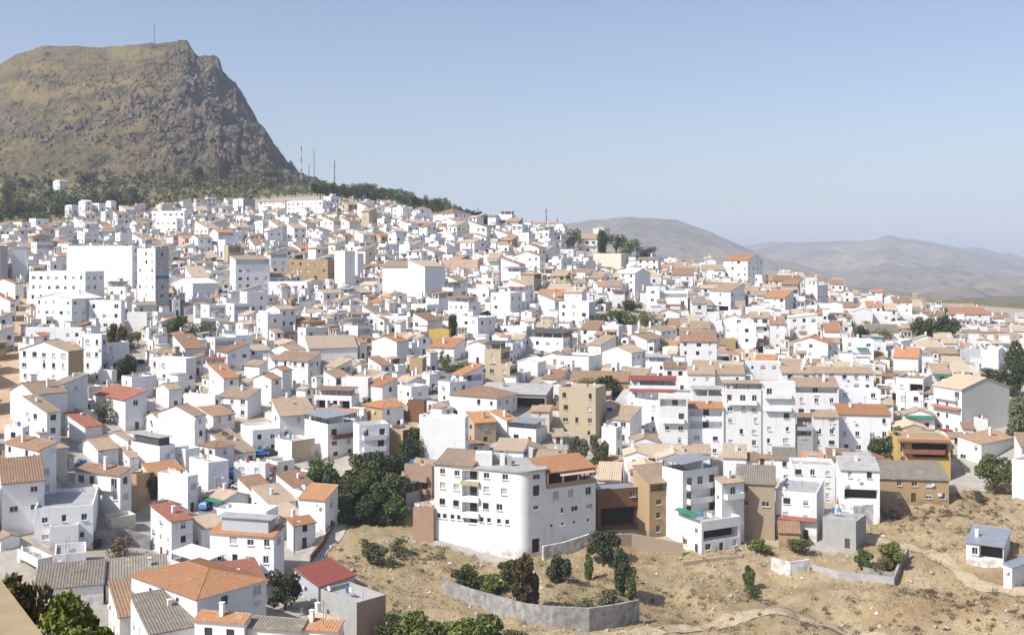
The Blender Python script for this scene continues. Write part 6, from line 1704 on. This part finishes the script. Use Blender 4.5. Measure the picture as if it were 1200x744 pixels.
simple('stone', (0.40,0.36,0.30), (0.28,0.25,0.21), 3, .95); simple('stonepale', (0.62,0.60,0.57), (0.5,0.48,0.45), 3, .95)
tag(ST.build('scattered_stones', [MATS['stone'], MATS['stonepale']]), kind='stuff')
for k in range(15000):
    u, v, p = slope_pt()
    dn = noise.noise(p*.05+Vector((9,2,0)))+.5*noise.noise(p*.23)
    if dn < -.05 and sr.random() < .8: continue
    mi = 0 if sr.random() < .62 else 1 if sr.random() < .75 else 2
    hgt = sr.uniform(.2,.6)
    for q in range(4):
        a = sr.uniform(0, 6.28); d_ = Vector((math.cos(a), math.sin(a), 0)); o = p+d_*sr.uniform(0,.25); w_ = Vector((-d_.y, d_.x, 0))*sr.uniform(.03,.07)
        GR.poly([o-w_-Vector((0,0,.1)), o+w_-Vector((0,0,.1)), o+d_*sr.uniform(.05,.3)+Vector((0,0,hgt*sr.uniform(.6,1.1)))], mi)
simple('straw', (0.46,0.36,0.20), (0.36,0.27,0.14), 1.2, .95); simple('strawdark', (0.24,0.165,0.085), (0.17,0.13,0.07), 1.2, .95); simple('weed', (0.14,0.15,0.06), (0.11,0.11,0.05), 1.2, .95)
tag(GR.build('dry_grass', [MATS['straw'], MATS['strawdark'], MATS['weed']]), kind='stuff')
CL = [(1060,592,45,.95),(1090,610,40,.95),(1035,602,20,.9),(1150,610,50,.9),(1180,590,40,.8),(1010,735,80,.6),(880,735,80,.7),(1120,705,70,.8),(760,730,60,.7),(640,690,60,.4),(520,650,30,.7),(420,660,40,.8),(900,655,1,.7),(840,650,60,.5),(1100,600,60,.9),(1060,735,90,.8),(1160,720,60,.9),(700,690,40,.5),(800,700,90,.5),(440,700,60,.5),(1150,640,50,.8),(1085,690,25,.6),(500,660,40,.6),(960,740,60,.7),(1130,590,50,.9)]
for (u_, v_, sp, dk) in CL:
    for k in range(int(26*dk+8)):
        u, v = u_+sr.gauss(0, sp*.7), v_+sr.gauss(0, sp*.25)
        if not inpoly(np.array([u]), np.array([v]), SLOPE_POLY)[0] or v > 765: continue
        p = ground(u, v); p.z = GBVH_z(p.x, p.y)
        if hits(p, 1.0): continue
        s = sr.uniform(.4,1.15); mi = 0 if sr.random() < dk else 1
        for q in range(46):
            d_ = Vector((sr.gauss(0,1), sr.gauss(0,1), abs(sr.gauss(0,.8)))).normalized()*s*sr.uniform(.3,1); c0 = p+d_
            d1 = Vector((sr.uniform(-1,1),sr.uniform(-1,1),sr.uniform(-.3,1))).normalized(); d2 = d1.cross(Vector((sr.uniform(-1,1),sr.uniform(-1,1),.3))).normalized(); e = sr.uniform(.08,.18)
            WD.poly([c0-d1*e, c0+d2*e*.5, c0+d1*e, c0-d2*e*.5], mi)
tag(WD.build('dry_undergrowth', [LEAF['scrub'], LEAF['olive']]), kind='stuff')

# crags and boulders breaking out of the mountain side
MR = MB(); mr = random.Random(19)
for (cu, cv, su_, sv_, n_, big) in ((90,152,34,10,90,5),(25,160,28,8,50,4),(165,128,26,14,120,6),(205,150,20,16,90,5),(222,85,16,22,120,6),(250,110,14,24,110,6),(285,150,16,20,90,5),(205,178,10,5,30,4),(120,92,70,4,80,3.5),(60,80,40,3,50,3),(100,120,70,20,70,3),(248,160,9,7,40,6),(310,180,10,10,40,4)):
    for k in range(n_):
        u, v = cu+mr.gauss(0, su_), cv+mr.gauss(0, sv_); p = hill_hit(u, v)
        if p is None or p.y < 820 or v > 205 or hill_hit(u+5, v-5) is None: continue
        s = big*mr.uniform(.2, .75); p = Vector(p)-Vector((0, -.25*s, .3*s)); vs = []; ax = mr.uniform(0, 6.28); ca, sa = math.cos(ax), math.sin(ax); el = mr.uniform(.8, 1.35); hz_ = mr.uniform(1.0, 1.9)
        for x, y, z in ((1,0,0),(.6,.7,.1),(-.3,.9,0),(-1,.1,.1),(-.5,-.8,0),(.5,-.8,.05),(.35,.25,.8),(-.35,.1,.95),(.1,-.4,.7),(0,0,-.8)):
            x *= el; x += mr.uniform(-.2,.2); y += mr.uniform(-.25,.25); z += mr.uniform(-.3,.3)
            vs.append((p.x+s*(x*ca-y*sa), p.y+s*(x*sa+y*ca), p.z+s*z*hz_))
        i = len(MR.v); MR.v += vs
        for f in ((0,1,6),(1,2,6),(2,7,6),(2,3,7),(3,4,7),(4,8,7),(4,5,8),(5,0,8),(0,6,8),(6,7,8),(1,0,9),(2,1,9),(3,2,9),(4,3,9),(5,4,9),(0,5,9)): MR.f.append(tuple(i+q for q in f)); MR.m.append(0)
simple('crag', (0.165,0.135,0.10), (0.08,0.068,0.052), .12, .97)
tag(MR.build('mountain_rocks', MATS['crag']), kind='stuff')

# ---------------------------------------------------------------- labels of the houses
LM = [('the curved apartment building',603,595),('the yellow house',1085,540),('the concrete gable wall',1155,480),('the bare concrete cube',985,628),('the tan concrete block',680,485),
 ('the blank white block',520,520),('the dense dark grove',425,570),('the brown hipped roof',567,470),('the mustard house',516,395),('the salmon brick building',538,315),('the blank wedge building',500,335),
 ('the slim white tower',400,320),('the ochre-brown block',362,320),('the blue-panelled tower',180,330),('the long white crest building',358,246),('the brown-roofed hall',530,260),
 ('the villas among pines',695,280),('the walled garden trees',722,378),('the large crest house',868,320),('the long row roof',970,432),('the red canopies',765,445),('the four-window gable house',744,335),
 ('the cream block',1160,400),('the far orange-roofed building',1138,372),('the plain gabled building',1012,375),('the blue-latticed gable house',55,430),('the dark lattice penthouse',178,535),
 ('the dark-arched pavilion',393,475),('the tall red-striped house',200,630),('the orange hipped villa',232,710),('the parked white van',250,580),('the grey sheet-roofed shed',605,470),('the stepped gables',320,455),
 ('the left-hand stepped block',75,345),('the plaza',522,445),('the colonnade house',675,430),('the orange gable house',965,400),('the dirt path',375,640)]
RN = {'tiletan':'tan','tileorange':'orange','tilebrown':'brown','tilegrey':'grey','tilered':'red','tilepale':'pale','slabgrey':'grey','slabred':'reddish','slabwhite':'white','sheet':'grey','redsheet':'red'}
WN = {'w':'white','v':'off-white','u':'greyish-white','c':'cream','B':'beige','T':'tan','O':'ochre','g':'grey','k':'grey','l':'blue-grey','P':'pinkish'}
KN = {'G1':'gable roof','G2':'gable roof','S1':'lean-to roof','S2':'lean-to roof','S3':'lean-to roof','H':'hipped roof','F':'flat roof'}
ORD = ['nearest','second','third','fourth','fifth','sixth','seventh','eighth','ninth','tenth','eleventh','twelfth']
from collections import defaultdict
keyed = defaultdict(list); seen = {}
for h_ in HOUSES:
    if h_['desc']:
        h_['o']['label'] = h_['desc']; assert h_['desc'] not in seen, h_['desc']; seen[h_['desc']] = 1
        if len(h_['desc'].split()) > 16: print('LONG', h_['desc'])
        continue
    if h_['label']: continue
    nm, lu, lv = min(LM, key=lambda l: (l[1]-h_['u'])**2+((l[2]-h_['v'])*1.4)**2)
    dx, dy = h_['u']-lu, h_['v']-lv; a = math.degrees(math.atan2(-dy, dx)) % 360
    di = ['right of','above right of','above','above left of','left of','below left of','below','below right of'][int((a+22.5)//45) % 8]
    st = {1:'low',2:'two-storey',3:'three-storey'}.get(h_['storeys'],'tall')
    ex = ' topped by a canopy' if 'can' in h_['opts'] else ' topped by a hut' if 'hut' in h_['opts'] else ' with an awning' if 'awnL' in h_['opts'] else ''
    roofn = KN[h_['rk']] if h_['rk'] == 'F' else RN[ROOFC[h_['rc']]]+' '+KN[h_['rk']]
    hs_ = 'outbuilding' if h_['o'].name.startswith('outb') else 'house'
    if len(nm.split()) >= 5 and ex: ex = ''
    base = f"{st} {WN[h_['wc']]} {hs_}{ex}, {roofn}," if ex else f"{st} {WN[h_['wc']]} {hs_} with {roofn},"
    keyed[(base, di, nm)].append((math.hypot(dx, dy), h_))
for (base, di, nm), lst in keyed.items():
    lst.sort(key=lambda p: p[0])
    for k, (d_, h_) in enumerate(lst):
        o_ = '' if len(lst) == 1 else (ORD[k] if k < 12 else f'{k+1}th')+' such '
        h_['o']['label'] = f"{base} {o_}{di} {nm}".replace('  ', ' ')

kt = defaultdict(list)
for o, u, v, kd in SHRUBS:
    nm, lu, lv = min(LM, key=lambda l: (l[1]-u)**2+((l[2]-v)*1.4)**2); dx, dy = u-lu, v-lv; a = math.degrees(math.atan2(-dy, dx)) % 360
    di = ['right of','above right of','above','above left of','left of','below left of','below','below right of'][int((a+22.5)//45) % 8]
    kt[({'bush':'small shrub','broad':'small round tree','cypress':'slim dark cypress'}[kd], di, nm)].append((math.hypot(dx, dy), o))
for (b_, di, nm), lst in kt.items():
    lst.sort(key=lambda p: p[0])
    for k, (d_, o) in enumerate(lst): o['label'] = f"{b_} between houses, {'' if len(lst) == 1 else ORD[k]+' such '}{di} {nm}"

kc = defaultdict(list)
for u, v, a_, c_ in CARS:
    nm, lu, lv = min(LM, key=lambda l: (l[1]-u)**2+((l[2]-v)*1.4)**2); dx, dy = u-lu, v-lv; a = math.degrees(math.atan2(-dy, dx)) % 360
    di = ['right of','above right of','above','above left of','left of','below left of','below','below right of'][int((a+22.5)//45) % 8]
    k = len(kc[(c_, di, nm)]); kc[(c_, di, nm)].append(1)
    car(u, v, a_, c_, f"{c_} car parked between houses, {'' if k == 0 else 'another '}{di} {nm}", lo=190)
